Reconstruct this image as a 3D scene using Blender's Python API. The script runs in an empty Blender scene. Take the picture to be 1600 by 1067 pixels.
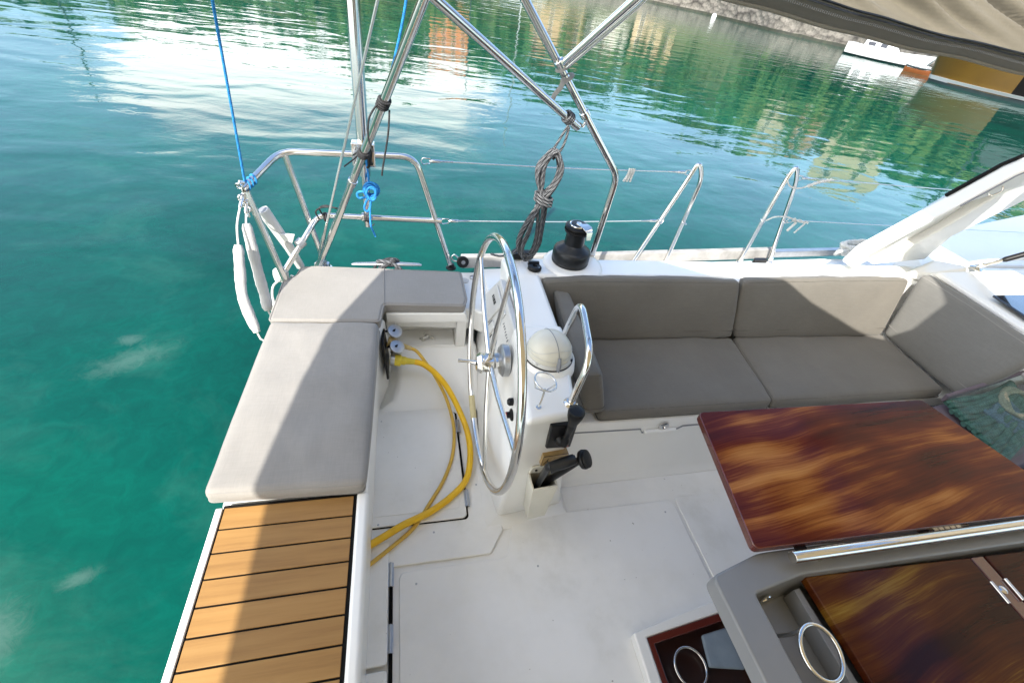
import bpy, bmesh, math, random
from mathutils import Vector as V, Matrix, noise
random.seed(7)
R = math.radians
S = bpy.context.scene
COL = S.collection

# ------------------------------------------------------------------ camera, sky, sun, exposure
cam = bpy.data.objects.new('camera', bpy.data.cameras.new('camera'))
COL.objects.link(cam)
S.camera = cam
cam.data.sensor_width = 36.0
cam.data.lens = 36.0 * 690 / 1600
cam.data.clip_start = 0.02
cam.data.clip_end = 3000
_right = V((0.97198113, -0.18923849, 0.13943272))
_down = V((-0.02160574, -0.66259647, -0.74866489))
_fwd = V((0.23406384, 0.72467559, -0.6481199))
m = Matrix.Identity(4)
for i in range(3):
    m[i][0] = _right[i]; m[i][1] = -_down[i]; m[i][2] = -_fwd[i]
m[0][3], m[1][3], m[2][3] = 0, 0, 1.9
cam.matrix_world = m

SUN = V((-0.40, -0.60, 0.70)).normalized()
sl = bpy.data.lights.new('sun', 'SUN')
sl.energy = 2.5; sl.angle = R(0.55); sl.color = (1.0, 0.955, 0.88)
so = bpy.data.objects.new('sun', sl)
COL.objects.link(so)
so.rotation_euler = SUN.to_track_quat('Z', 'Y').to_euler()
so.location = (-8, -12, 14)

W = bpy.data.worlds.new('World'); S.world = W; W.use_nodes = True
nt = W.node_tree; N = nt.nodes; L = nt.links
bg = N['Background']; bg.inputs['Strength'].default_value = 0.14
sky = N.new('ShaderNodeTexSky'); sky.sky_type = 'NISHITA'; sky.sun_disc = False
sky.sun_elevation = math.asin(SUN.z); sky.sun_rotation = math.atan2(SUN.x, SUN.y)
sky.air_density = 1.0; sky.dust_density = 0.6; sky.ozone_density = 1.5
tc = N.new('ShaderNodeTexCoord')
mp = N.new('ShaderNodeMapping'); mp.inputs['Scale'].default_value = (2.2, 2.2, 6.5)
L.new(tc.outputs['Generated'], mp.inputs['Vector'])
cn = N.new('ShaderNodeTexNoise'); cn.inputs['Scale'].default_value = 1.6
cn.inputs['Detail'].default_value = 9; cn.inputs['Roughness'].default_value = 0.58
L.new(mp.outputs['Vector'], cn.inputs['Vector'])
dp = N.new('ShaderNodeVectorMath'); dp.operation = 'DOT_PRODUCT'
cd = V((math.sin(R(-8)) * math.cos(R(13)), math.cos(R(-8)) * math.cos(R(13)), math.sin(R(13))))
dp.inputs[1].default_value = cd
L.new(tc.outputs['Generated'], dp.inputs[0])
mr = N.new('ShaderNodeMapRange'); mr.inputs['From Min'].default_value = 0.90; mr.inputs['From Max'].default_value = 0.985
mr.inputs['To Min'].default_value = -0.14; mr.inputs['To Max'].default_value = 0.30
L.new(dp.outputs['Value'], mr.inputs['Value'])
ad = N.new('ShaderNodeMath'); ad.operation = 'ADD'
L.new(cn.outputs['Fac'], ad.inputs[0]); L.new(mr.outputs['Result'], ad.inputs[1])
rp = N.new('ShaderNodeMapRange'); rp.interpolation_type = 'SMOOTHSTEP'
rp.inputs['From Min'].default_value = 0.57; rp.inputs['From Max'].default_value = 0.66
L.new(ad.outputs[0], rp.inputs['Value'])
mx = N.new('ShaderNodeMix'); mx.data_type = 'RGBA'
# the cloud bank stays low over the far shore; unseen bright cloud is added behind the boat as fill light
sx = N.new('ShaderNodeSeparateXYZ'); L.new(tc.outputs['Generated'], sx.inputs[0])
lo = N.new('ShaderNodeMapRange'); lo.interpolation_type = 'SMOOTHSTEP'
lo.inputs['From Min'].default_value = 0.34; lo.inputs['From Max'].default_value = 0.22
L.new(sx.outputs['Z'], lo.inputs['Value'])
bk = N.new('ShaderNodeMapRange'); bk.interpolation_type = 'SMOOTHSTEP'
bk.inputs['From Min'].default_value = 0.34; bk.inputs['From Max'].default_value = 0.62
d2 = N.new('ShaderNodeVectorMath'); d2.operation = 'DOT_PRODUCT'; d2.inputs[1].default_value = V((-0.76, -0.58, 0.30)).normalized()
L.new(tc.outputs['Generated'], d2.inputs[0]); L.new(d2.outputs['Value'], bk.inputs['Value'])
m1 = N.new('ShaderNodeMath'); m1.operation = 'MULTIPLY'
L.new(rp.outputs['Result'], m1.inputs[0]); L.new(lo.outputs['Result'], m1.inputs[1])
bc = N.new('ShaderNodeMapRange'); bc.interpolation_type = 'SMOOTHSTEP'
bc.inputs['From Min'].default_value = 0.30; bc.inputs['From Max'].default_value = 0.50
L.new(cn.outputs['Fac'], bc.inputs['Value'])
m2 = N.new('ShaderNodeMath'); m2.operation = 'MULTIPLY'
L.new(bk.outputs['Result'], m2.inputs[0]); L.new(bc.outputs['Result'], m2.inputs[1])
m3 = N.new('ShaderNodeMath'); m3.operation = 'MAXIMUM'
L.new(m1.outputs[0], m3.inputs[0]); L.new(m2.outputs[0], m3.inputs[1])
L.new(m3.outputs[0], mx.inputs['Factor'])
dim = N.new('ShaderNodeVectorMath'); dim.operation = 'SCALE'; dim.inputs['Scale'].default_value = 0.80
L.new(sky.outputs['Color'], dim.inputs[0]); L.new(dim.outputs[0], mx.inputs['A']); mx.inputs['B'].default_value = (6.5, 6.5, 6.5, 1)
L.new(mx.outputs['Result'], bg.inputs['Color'])

S.view_settings.view_transform = 'Standard'
S.view_settings.look = 'None'
S.view_settings.exposure = 1.95
S.view_settings.gamma = 1.0
S.view_settings.use_curve_mapping = False

# ------------------------------------------------------------------ materials
def mat(name, col, rough=0.5, metal=0.0, **kw):
    mt = bpy.data.materials.new(name); mt.use_nodes = True
    b = mt.node_tree.nodes['Principled BSDF']
    b.inputs['Base Color'].default_value = (*col, 1)
    b.inputs['Roughness'].default_value = rough
    b.inputs['Metallic'].default_value = metal
    for k, v in kw.items():
        b.inputs[k].default_value = v
    return mt

def nodes(mt):
    return mt.node_tree.nodes, mt.node_tree.links, mt.node_tree.nodes['Principled BSDF']

def tex(mt, kind='Noise', scale=10, detail=4, rough=0.5, stretch=(1, 1, 1), coord='Object', distortion=0.0, rot=(0, 0, 0)):
    n, l, b = nodes(mt)
    t = n.new('ShaderNodeTexCoord'); p = n.new('ShaderNodeMapping')
    p.inputs['Scale'].default_value = stretch; p.inputs['Rotation'].default_value = rot
    l.new(t.outputs[coord], p.inputs['Vector'])
    x = n.new('ShaderNodeTex' + kind)
    x.inputs['Scale'].default_value = scale
    if kind == 'Noise':
        x.inputs['Detail'].default_value = detail; x.inputs['Roughness'].default_value = rough
        x.inputs['Distortion'].default_value = distortion
    l.new(p.outputs['Vector'], x.inputs['Vector'])
    return x

def ramp(mt, src, stops):
    n, l, b = nodes(mt)
    r = n.new('ShaderNodeValToRGB')
    e = r.color_ramp.elements
    while len(e) < len(stops):
        e.new(0.5)
    for el, (p, c) in zip(e, stops):
        el.position = p; el.color = (*c, 1)
    l.new(src, r.inputs['Fac'])
    return r.outputs['Color']

def bump(mt, src, strength=0.2, dist=0.01, prev=None):
    n, l, b = nodes(mt)
    k = n.new('ShaderNodeBump'); k.inputs['Strength'].default_value = strength; k.inputs['Distance'].default_value = dist
    l.new(src, k.inputs['Height'])
    if prev is not None:
        l.new(prev.outputs['Normal'], k.inputs['Normal'])
    l.new(k.outputs['Normal'], b.inputs['Normal'])
    return k

def varied(name, c0, c1, rough=0.5, metal=0.0, scale=6, bs=0.0, bscale=60, bdist=0.002, **kw):
    mt = mat(name, c0, rough, metal, **kw)
    x = tex(mt, 'Noise', scale, 6, 0.6)
    mt.node_tree.links.new(ramp(mt, x.outputs['Fac'], [(0.3, c0), (0.72, c1)]), nodes(mt)[2].inputs['Base Color'])
    if bs:
        y = tex(mt, 'Noise', bscale, 3)
        bump(mt, y.outputs['Fac'], bs, bdist)
    return mt

GEL = varied('gelcoat', (0.83, 0.825, 0.795), (0.78, 0.775, 0.74), 0.32, scale=2.2, bs=0.10, bscale=14, bdist=0.002)
GEL.node_tree.nodes['Principled BSDF'].inputs['Coat Weight'].default_value = 0.25
# cockpit sole: worn gelcoat with faint scuffs and a few dark specks
SOLE = mat('cockpit_sole', (0.7, 0.7, 0.68), 0.42)
a = tex(SOLE, 'Noise', 2.0, 8, 0.65); b_ = ramp(SOLE, a.outputs['Fac'], [(0.30, (0.70, 0.69, 0.645)), (0.44, (0.81, 0.805, 0.775)), (0.56, (0.85, 0.845, 0.82)), (0.8, (0.87, 0.865, 0.84))])
sp = tex(SOLE, 'Noise', 48, 2, 0.5); spr = ramp(SOLE, sp.outputs['Fac'], [(0.0, (0.35, 0.33, 0.30)), (0.215, (0.35, 0.33, 0.30)), (0.24, (1, 1, 1))])
n_, l_, p_ = nodes(SOLE)
mm = n_.new('ShaderNodeMix'); mm.data_type = 'RGBA'; mm.blend_type = 'MULTIPLY'; mm.inputs['Factor'].default_value = 0.8
l_.new(b_, mm.inputs['A']); l_.new(spr, mm.inputs['B']); l_.new(mm.outputs['Result'], p_.inputs['Base Color'])
gr = tex(SOLE, 'Voronoi', 260); bump(SOLE, gr.outputs['Distance'], 0.12, 0.0012)

def fabric(name, c0, c1):
    mt = mat(name, c0, 0.85)
    n, l, b = nodes(mt)
    x = tex(mt, 'Noise', 3.5, 7, 0.62)
    w1 = tex(mt, 'Noise', 300, 2, 0.5, (1, 0.06, 0.3)); w2 = tex(mt, 'Noise', 300, 2, 0.5, (0.06, 1, 0.3))
    s = n.new('ShaderNodeMath'); s.operation = 'ADD'
    l.new(w1.outputs['Fac'], s.inputs[0]); l.new(w2.outputs['Fac'], s.inputs[1])
    s2 = n.new('ShaderNodeMapRange'); s2.inputs['From Min'].default_value = 0.7; s2.inputs['From Max'].default_value = 1.3
    s2.inputs['To Min'].default_value = 0.94; s2.inputs['To Max'].default_value = 1.05
    l.new(s.outputs[0], s2.inputs['Value'])
    m2 = n.new('ShaderNodeMix'); m2.data_type = 'RGBA'; m2.blend_type = 'MULTIPLY'; m2.inputs['Factor'].default_value = 1
    l.new(ramp(mt, x.outputs['Fac'], [(0.3, c0), (0.7, c1)]), m2.inputs['A']); l.new(s2.outputs['Result'], m2.inputs['B'])
    l.new(m2.outputs['Result'], b.inputs['Base Color'])
    k = bump(mt, s.outputs[0], 0.15, 0.0006)
    y = tex(mt, 'Noise', 5, 4, 0.5, (1, 1, 1), distortion=0.8); bump(mt, y.outputs['Fac'], 0.25, 0.012, k)
    b.inputs['Sheen Weight'].default_value = 0.15
    return mt
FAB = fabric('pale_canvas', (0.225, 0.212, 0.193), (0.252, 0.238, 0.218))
FAB3 = fabric('half_shaded_canvas', (0.145, 0.142, 0.130), (0.172, 0.168, 0.155))  # same canvas again, part shade put into the colour for the end cushion
FAB2 = fabric('shaded_taupe_canvas', (0.116, 0.106, 0.088), (0.138, 0.127, 0.107))  # same canvas as the stern cushions, settee shade put into a darker colour
PIPE = mat('seam_piping', (0.22, 0.21, 0.195), 0.85)
PIPE2 = mat('shaded_taupe_piping', (0.10, 0.092, 0.078), 0.85)
CANOPY = fabric('khaki_canvas', (0.34, 0.275, 0.18), (0.40, 0.325, 0.22))
n_, l_, p_ = nodes(CANOPY)
tr = n_.new('ShaderNodeBsdfTranslucent'); tr.inputs['Color'].default_value = (0.86, 0.76, 0.58, 1)
ms = n_.new('ShaderNodeMixShader'); ms.inputs['Fac'].default_value = 0.45
l_.new(p_.outputs['BSDF'], ms.inputs[1]); l_.new(tr.outputs['BSDF'], ms.inputs[2])
l_.new(ms.outputs['Shader'], n_['Material Output'].inputs['Surface'])

STEEL = mat('stainless', (0.70, 0.685, 0.65), 0.10, 1.0)
x = tex(STEEL, 'Noise', 40, 4); n_, l_, p_ = nodes(STEEL)
q = n_.new('ShaderNodeMapRange'); q.inputs['To Min'].default_value = 0.05; q.inputs['To Max'].default_value = 0.2
l_.new(x.outputs['Fac'], q.inputs['Value']); l_.new(q.outputs['Result'], p_.inputs['Roughness'])
ALU = varied('brushed_aluminium', (0.50, 0.51, 0.52), (0.40, 0.41, 0.42), 0.35, 0.9, 30)
BLACK = varied('black_plastic', (0.004, 0.004, 0.0045), (0.009, 0.009, 0.0095), 0.42, scale=30, **{'Specular IOR Level': 0.3})
WINCHM = varied('anodised_grey', (0.016, 0.018, 0.020), (0.026, 0.028, 0.031), 0.36, 0.4, 12, 0.1, 120)
SLOT = mat('dark_gap', (0.006, 0.006, 0.006), 0.9, **{'Specular IOR Level': 0.1})
RUB = mat('caulking', (0.007, 0.007, 0.007), 0.8, **{'Specular IOR Level': 0.2})
YEL = varied('yellow_sheath', (0.86, 0.52, 0.008), (0.76, 0.44, 0.008), 0.33, scale=14)
YEL2 = varied('dusty_yellow_sheath', (0.66, 0.42, 0.06), (0.56, 0.35, 0.05), 0.45, scale=14)
YPLUG = varied('yellow_plug', (0.72, 0.58, 0.05), (0.62, 0.48, 0.04), 0.4, scale=12)
BPLUG = varied('beige_plug', (0.55, 0.42, 0.17), (0.48, 0.36, 0.15), 0.45, scale=12)
CREAM = varied('cream_plastic', (0.66, 0.64, 0.55), (0.61, 0.59, 0.50), 0.3, scale=9)
WHITEP = varied('white_plastic', (0.60, 0.595, 0.57), (0.53, 0.525, 0.50), 0.35, scale=9)
GREYP = mat('grey_plastic', (0.2, 0.21, 0.23), 0.4)
TERRY = varied('white_towelling', (0.50, 0.495, 0.475), (0.42, 0.415, 0.40), 0.9, scale=20, bs=0.6, bscale=160, bdist=0.004)
RED = mat('red_plastic', (0.5, 0.03, 0.03), 0.4)
BRASS = varied('gold_sticker', (0.38, 0.25, 0.09), (0.33, 0.21, 0.08), 0.4, scale=25)
TBASE = varied('table_gelcoat', (0.235, 0.24, 0.245), (0.20, 0.205, 0.21), 0.35, scale=3, bs=0.08, bscale=20)
GLASS = mat('smoked_glass', (0.012, 0.016, 0.03), 0.06, 0.0, **{'Coat Weight': 1.0})

TEAK = mat('synthetic_teak', (0.44, 0.24, 0.095), 0.6)
x = tex(TEAK, 'Noise', 34, 7, 0.65, (0.06, 1, 1)); y = tex(TEAK, 'Noise', 3, 3)
n_, l_, p_ = nodes(TEAK)
c1 = ramp(TEAK, x.outputs['Fac'], [(0.25, (0.19, 0.092, 0.021)), (0.5, (0.275, 0.145, 0.038)), (0.8, (0.33, 0.187, 0.056))])
gi_ = n_.new('ShaderNodeNewGeometry'); av = n_.new('ShaderNodeMath'); av.operation = 'MULTIPLY_ADD'; av.inputs[1].default_value = 0.55
l_.new(gi_.outputs['Random Per Island'], av.inputs[0]); l_.new(y.outputs['Fac'], av.inputs[2])
c2 = ramp(TEAK, av.outputs[0], [(0.35, (0.82, 0.80, 0.80)), (0.9, (1.06, 1.05, 1.04))])
mm = n_.new('ShaderNodeMix'); mm.data_type = 'RGBA'; mm.blend_type = 'MULTIPLY'; mm.inputs['Factor'].default_value = 1
l_.new(c1, mm.inputs['A']); l_.new(c2, mm.inputs['B']); l_.new(mm.outputs['Result'], p_.inputs['Base Color'])
bump(TEAK, x.outputs['Fac'], 0.25, 0.001)

def mahogany(name, off, dark=1.0, tint=(1, 1, 1)):
    mt = mat(name, (0.1, 0.03, 0.01), 0.16)
    n, l, b = nodes(mt)
    t = n.new('ShaderNodeTexCoord'); p = n.new('ShaderNodeMapping')
    p.inputs['Location'].default_value = off; p.inputs['Rotation'].default_value = (0, 0, R(-7))
    l.new(t.outputs['Object'], p.inputs['Vector'])
    wn = n.new('ShaderNodeTexNoise'); wn.inputs['Scale'].default_value = 1.9; wn.inputs['Detail'].default_value = 1
    l.new(p.outputs['Vector'], wn.inputs['Vector'])
    sc = n.new('ShaderNodeVectorMath'); sc.operation = 'MULTIPLY_ADD'
    sc.inputs[1].default_value = (0.0, 0.10, 0.0)
    l.new(wn.outputs['Color'], sc.inputs[0]); l.new(p.outputs['Vector'], sc.inputs[2])
    st = n.new('ShaderNodeVectorMath'); st.operation = 'MULTIPLY'; st.inputs[1].default_value = (0.55, 15.0, 1)
    l.new(sc.outputs[0], st.inputs[0])
    g = n.new('ShaderNodeTexNoise'); g.inputs['Scale'].default_value = 1.7; g.inputs['Detail'].default_value = 5; g.inputs['Roughness'].default_value = 0.55
    l.new(st.outputs[0], g.inputs['Vector'])
    st2 = n.new('ShaderNodeVectorMath'); st2.operation = 'MULTIPLY'; st2.inputs[1].default_value = (3.5, 130, 1)
    l.new(sc.outputs[0], st2.inputs[0])
    f = n.new('ShaderNodeTexNoise'); f.inputs['Scale'].default_value = 1.6; f.inputs['Detail'].default_value = 9; f.inputs['Roughness'].default_value = 0.7
    l.new(st2.outputs[0], f.inputs['Vector'])
    a1 = n.new('ShaderNodeMath'); a1.operation = 'MULTIPLY_ADD'; a1.inputs[1].default_value = 0.55; a1.inputs[2].default_value = 0.23
    l.new(g.outputs['Fac'], a1.inputs[0])
    a0 = n.new('ShaderNodeMath'); a0.operation = 'MULTIPLY_ADD'; a0.inputs[1].default_value = 0.34
    l.new(f.outputs['Fac'], a0.inputs[0]); l.new(a1.outputs[0], a0.inputs[2])
    lf = n.new('ShaderNodeTexNoise'); lf.inputs['Scale'].default_value = 1.5; lf.inputs['Detail'].default_value = 2
    ls = n.new('ShaderNodeVectorMath'); ls.operation = 'MULTIPLY'; ls.inputs[1].default_value = (1.3, 4.2, 1)
    l.new(sc.outputs[0], ls.inputs[0]); l.new(ls.outputs[0], lf.inputs['Vector'])
    ad = n.new('ShaderNodeMath'); ad.operation = 'MULTIPLY_ADD'; ad.inputs[1].default_value = 0.95
    o_ = n.new('ShaderNodeMath'); o_.operation = 'SUBTRACT'; o_.inputs[1].default_value = 0.5
    l.new(lf.outputs['Fac'], o_.inputs[0]); l.new(o_.outputs[0], ad.inputs[0]); l.new(a0.outputs[0], ad.inputs[2])
    d = dark
    c = ramp(mt, ad.outputs[0], [(0.50, (0.030*d, 0.003*d, 0.002*d)), (0.65, (0.080*d, 0.010*d, 0.003*d)), (0.74, (0.125*d, 0.024*d, 0.005*d)), (0.84, (0.27*d, 0.095*d, 0.016*d)), (0.99, (0.46*d, 0.22*d, 0.055*d))])
    tm = n.new('ShaderNodeMix'); tm.data_type = 'RGBA'; tm.blend_type = 'MULTIPLY'; tm.inputs['Factor'].default_value = 1; tm.inputs['B'].default_value = (*tint, 1)
    l.new(c, tm.inputs['A']); l.new(tm.outputs['Result'], b.inputs['Base Color'])
    b.inputs['Coat Weight'].default_value = 0.06; b.inputs['Coat Roughness'].default_value = 0.07; b.inputs['Specular IOR Level'].default_value = 0.14
    wv = n.new('ShaderNodeTexNoise'); wv.inputs['Scale'].default_value = 7; l.new(t.outputs['Object'], wv.inputs['Vector'])
    bump(mt, wv.outputs['Fac'], 0.06, 0.01)
    return mt
MAHO = mahogany('varnished_mahogany', (3.1, 1.2, 0), 1.0, (1.0, 0.88, 0.9))
MAHO2 = mahogany('varnished_mahogany_dark', (5.2, 3.3, 0), 0.75, (0.95, 1.35, 1.0))
MAHOP = mat('mahogany_frame', (0.10, 0.018, 0.012), 0.22, 0, **{'Coat Weight': 1.0})

def rope_mat(name, base, fleck, freq=(60, 3), amount=0.5, rough=0.8):
    mt = mat(name, base, rough)
    n, l, b = nodes(mt)
    t = n.new('ShaderNodeTexCoord'); p = n.new('ShaderNodeMapping'); p.inputs['Scale'].default_value = (freq[0], freq[1], 1)
    l.new(t.outputs['UV'], p.inputs['Vector'])
    w = n.new('ShaderNodeTexChecker'); w.inputs['Scale'].default_value = 1.0
    p.inputs['Rotation'].default_value = (0, 0, 0.6)
    l.new(p.outputs['Vector'], w.inputs['Vector'])
    w.inputs['Color1'].default_value = (*base, 1); w.inputs['Color2'].default_value = (*fleck, 1)
    l.new(w.outputs['Color'], b.inputs['Base Color'])
    bump(mt, w.outputs['Fac'], 0.5, 0.002)
    return mt
CURT = fabric('khaki_curtain', (0.20, 0.172, 0.122), (0.235, 0.203, 0.148))
n_, l_, p_ = nodes(CURT)
tr = n_.new('ShaderNodeBsdfTranslucent'); tr.inputs['Color'].default_value = (0.75, 0.68, 0.55, 1)
ms = n_.new('ShaderNodeMixShader'); ms.inputs['Fac'].default_value = 0.10
l_.new(p_.outputs['BSDF'], ms.inputs[1]); l_.new(tr.outputs['BSDF'], ms.inputs[2])
l_.new(ms.outputs['Shader'], n_['Material Output'].inputs['Surface'])
ROPEG = rope_mat('flecked_rope', (0.014, 0.015, 0.018), (0.15, 0.155, 0.165), (230, 4))
ROPEW = rope_mat('white_rope', (0.66, 0.65, 0.6), (0.55, 0.54, 0.5), (120, 2))
ROPEB = rope_mat('blue_rope', (0.012, 0.16, 0.44), (0.02, 0.25, 0.58), (200, 2))
ROPEK = rope_mat('black_cord', (0.012, 0.012, 0.014), (0.03, 0.03, 0.033), (200, 2))
ROPEGN = rope_mat('green_rope', (0.03, 0.09, 0.075), (0.06, 0.15, 0.125), (120, 2))
ROPEBL = rope_mat('slate_rope', (0.06, 0.11, 0.16), (0.09, 0.16, 0.22), (120, 2))
ROPEBE = rope_mat('beige_rope', (0.30, 0.29, 0.22), (0.22, 0.22, 0.17), (120, 2))
WIREM = mat('stainless_wire', (0.72, 0.72, 0.7), 0.3, 0.85)

# ------------------------------------------------------------------ mesh helpers
def link(name, bm, material, parent=None, smooth=40, bevel=0, seg=3, loc=None):
    me = bpy.data.meshes.new(name)
    bmesh.ops.recalc_face_normals(bm, faces=bm.faces[:])
    bm.to_mesh(me); bm.free()
    o = bpy.data.objects.new(name, me)
    COL.objects.link(o)
    if material:
        me.materials.append(material)
    if smooth:
        for p in me.polygons:
            p.use_smooth = True
        me.set_sharp_from_angle(angle=R(smooth))
    if bevel:
        b = o.modifiers.new('bevel', 'BEVEL'); b.width = bevel; b.segments = seg; b.limit_method = 'ANGLE'
        b.angle_limit = R(28); b.harden_normals = True
    if parent:
        o.parent = parent
    return o

def tag(o, label, cat=None, group=None, kind=None):
    if label: o['label'] = label
    if cat: o['category'] = cat
    if group: o['group'] = group
    if kind: o['kind'] = kind
    return o

def thing(name, label, cat, group=None, loc=(0, 0, 0)):
    o = bpy.data.objects.new(name, None); COL.objects.link(o)
    o.empty_display_size = 0.1
    o.location = loc
    return tag(o, label, cat, group)

def at(o, root):
    """re-seat a part built in world coordinates under a thing whose empty is moved to loc"""
    o.parent = root
    o.matrix_parent_inverse = Matrix.Translation(-V(root.location))
    return o

def BM():
    return bmesh.new()

def box(bm, x0, x1, y0, y1, z0, z1, rot=0, about=None):
    vs = [bm.verts.new((x, y, z)) for z in (z0, z1) for y in (y0, y1) for x in (x0, x1)]
    for f in ((0, 1, 3, 2), (4, 6, 7, 5), (0, 4, 5, 1), (1, 5, 7, 3), (3, 7, 6, 2), (2, 6, 4, 0)):
        bm.faces.new([vs[i] for i in f])
    if rot:
        c = V(about) if about else V(((x0+x1)/2, (y0+y1)/2, (z0+z1)/2))
        bmesh.ops.rotate(bm, verts=vs, cent=c, matrix=Matrix.Rotation(rot, 3, 'Z'))
    return vs

def loft(bm, loops, cap=True):
    """join successive vertex loops (lists of points) with quads"""
    rows = [[bm.verts.new(p) for p in lp] for lp in loops]
    n = len(rows[0])
    for a, b in zip(rows, rows[1:]):
        for i in range(n):
            bm.faces.new((a[i], a[(i+1) % n], b[(i+1) % n], b[i]))
    if cap:
        bm.faces.new(rows[0][::-1]); bm.faces.new(rows[-1])
    return rows

def prism(bm, poly, z0, z1):
    return loft(bm, [[(x, y, z0) for x, y in poly], [(x, y, z1) for x, y in poly]])

def fillet(pts, r, n=6, closed=False):
    pts = [V(p) for p in pts]; out = []
    k = len(pts)
    for i, p in enumerate(pts):
        if not closed and i in (0, k-1):
            out.append(p); continue
        a = pts[i-1]; b = pts[(i+1) % k]
        da = (a-p); db = (b-p)
        rr = min(r, da.length*0.48, db.length*0.48)
        s = p+da.normalized()*rr; e = p+db.normalized()*rr
        for j in range(n+1):
            t = j/n
            out.append(s*(1-t)**2+p*2*t*(1-t)+e*t*t)
    return out

def cr(pts, n=8, closed=False):
    pts = [V(p) for p in pts]; k = len(pts); out = []
    rng = range(k) if closed else range(k-1)
    for i in rng:
        if closed:
            p0, p1, p2, p3 = pts[i-1], pts[i], pts[(i+1) % k], pts[(i+2) % k]
        else:
            p0 = pts[max(i-1, 0)]; p1 = pts[i]; p2 = pts[i+1]; p3 = pts[min(i+2, k-1)]
        for j in range(n):
            t = j/n
            out.append(0.5*((2*p1)+(p2-p0)*t+(2*p0-5*p1+4*p2-p3)*t*t+(3*p1-p0-3*p2+p3)*t**3))
    if not closed:
        out.append(pts[-1])
    return out

def sweep(bm, pts, r, seg=12, closed=False, rads=None, flat=None):
    """tube with UVs (u = metres along, v = around); flat=(wx, wz) gives a band"""
    uv = bm.loops.layers.uv.verify()
    pts = [V(p) for p in pts]
    n = len(pts)
    tan = []
    for i in range(n):
        a = pts[i-1] if (i > 0 or closed) else pts[i]
        b = pts[(i+1) % n] if (i < n-1 or closed) else pts[i]
        t = (b-a)
        tan.append(t.normalized() if t.length > 1e-9 else V((0, 0, 1)))
    up = V((0, 0, 1)) if abs(tan[0].z) < 0.9 else V((1, 0, 0))
    nrm = (up-tan[0]*up.dot(tan[0])).normalized()
    rows = []; us = []; u = 0
    for i in range(n):
        if i:
            nrm = (nrm-tan[i]*nrm.dot(tan[i]))
            nrm = nrm.normalized() if nrm.length > 1e-6 else tan[i].orthogonal().normalized()
            u += (pts[i]-pts[i-1]).length
        bn = tan[i].cross(nrm)
        rr = rads[i] if rads else r
        fx, fz = flat if flat else (1, 1)
        rows.append([bm.verts.new(pts[i]+(nrm*math.cos(2*math.pi*k/seg)*fz+bn*math.sin(2*math.pi*k/seg)*fx)*rr) for k in range(seg)])
        us.append(u)
    pairs = list(range(n-1))+([n-1] if closed else [])
    for i in pairs:
        j = (i+1) % n
        uj = us[j] if j else u+(pts[0]-pts[-1]).length
        for k in range(seg):
            q = (k+1) % seg
            f = bm.faces.new((rows[i][k], rows[i][q], rows[j][q], rows[j][k]))
            for lp, (a, b) in zip(f.loops, ((us[i], k/seg), (us[i], (k+1)/seg), (uj, (k+1)/seg), (uj, k/seg))):
                lp[uv].uv = (a, b)
    if not closed:
        bm.faces.new(rows[0][::-1]); bm.faces.new(rows[-1])

def tube(name, pts, r, material, parent=None, seg=12, closed=False, rads=None, flat=None):
    bm = BM(); sweep(bm, pts, r, seg, closed, rads, flat)
    return link(name, bm, material, parent, 50)

def lathe(bm, prof, cen=(0, 0, 0), axis=(0, 0, 1), seg=40):
    q = V((0, 0, 1)).rotation_difference(V(axis).normalized())
    rows = []
    for r, z in prof:
        rows.append([bm.verts.new(q @ V((max(r, 1e-5)*math.cos(2*math.pi*k/seg), max(r, 1e-5)*math.sin(2*math.pi*k/seg), z))+V(cen)) for k in range(seg)])
    for a, b in zip(rows, rows[1:]):
        for k in range(seg):
            bm.faces.new((a[k], a[(k+1) % seg], b[(k+1) % seg], b[k]))
    bm.faces.new(rows[0][::-1]); bm.faces.new(rows[-1])
    bmesh.ops.remove_doubles(bm, verts=[v for rr in (rows[0], rows[-1]) for v in rr], dist=1e-4)

def ring(bm, cen, axis, R0, r, seg=40, ts=10):
    q = V((0, 0, 1)).rotation_difference(V(axis).normalized())
    sweep(bm, [q @ V((R0*math.cos(2*math.pi*k/seg), R0*math.sin(2*math.pi*k/seg), 0))+V(cen) for k in range(seg)], r, ts, True)

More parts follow.
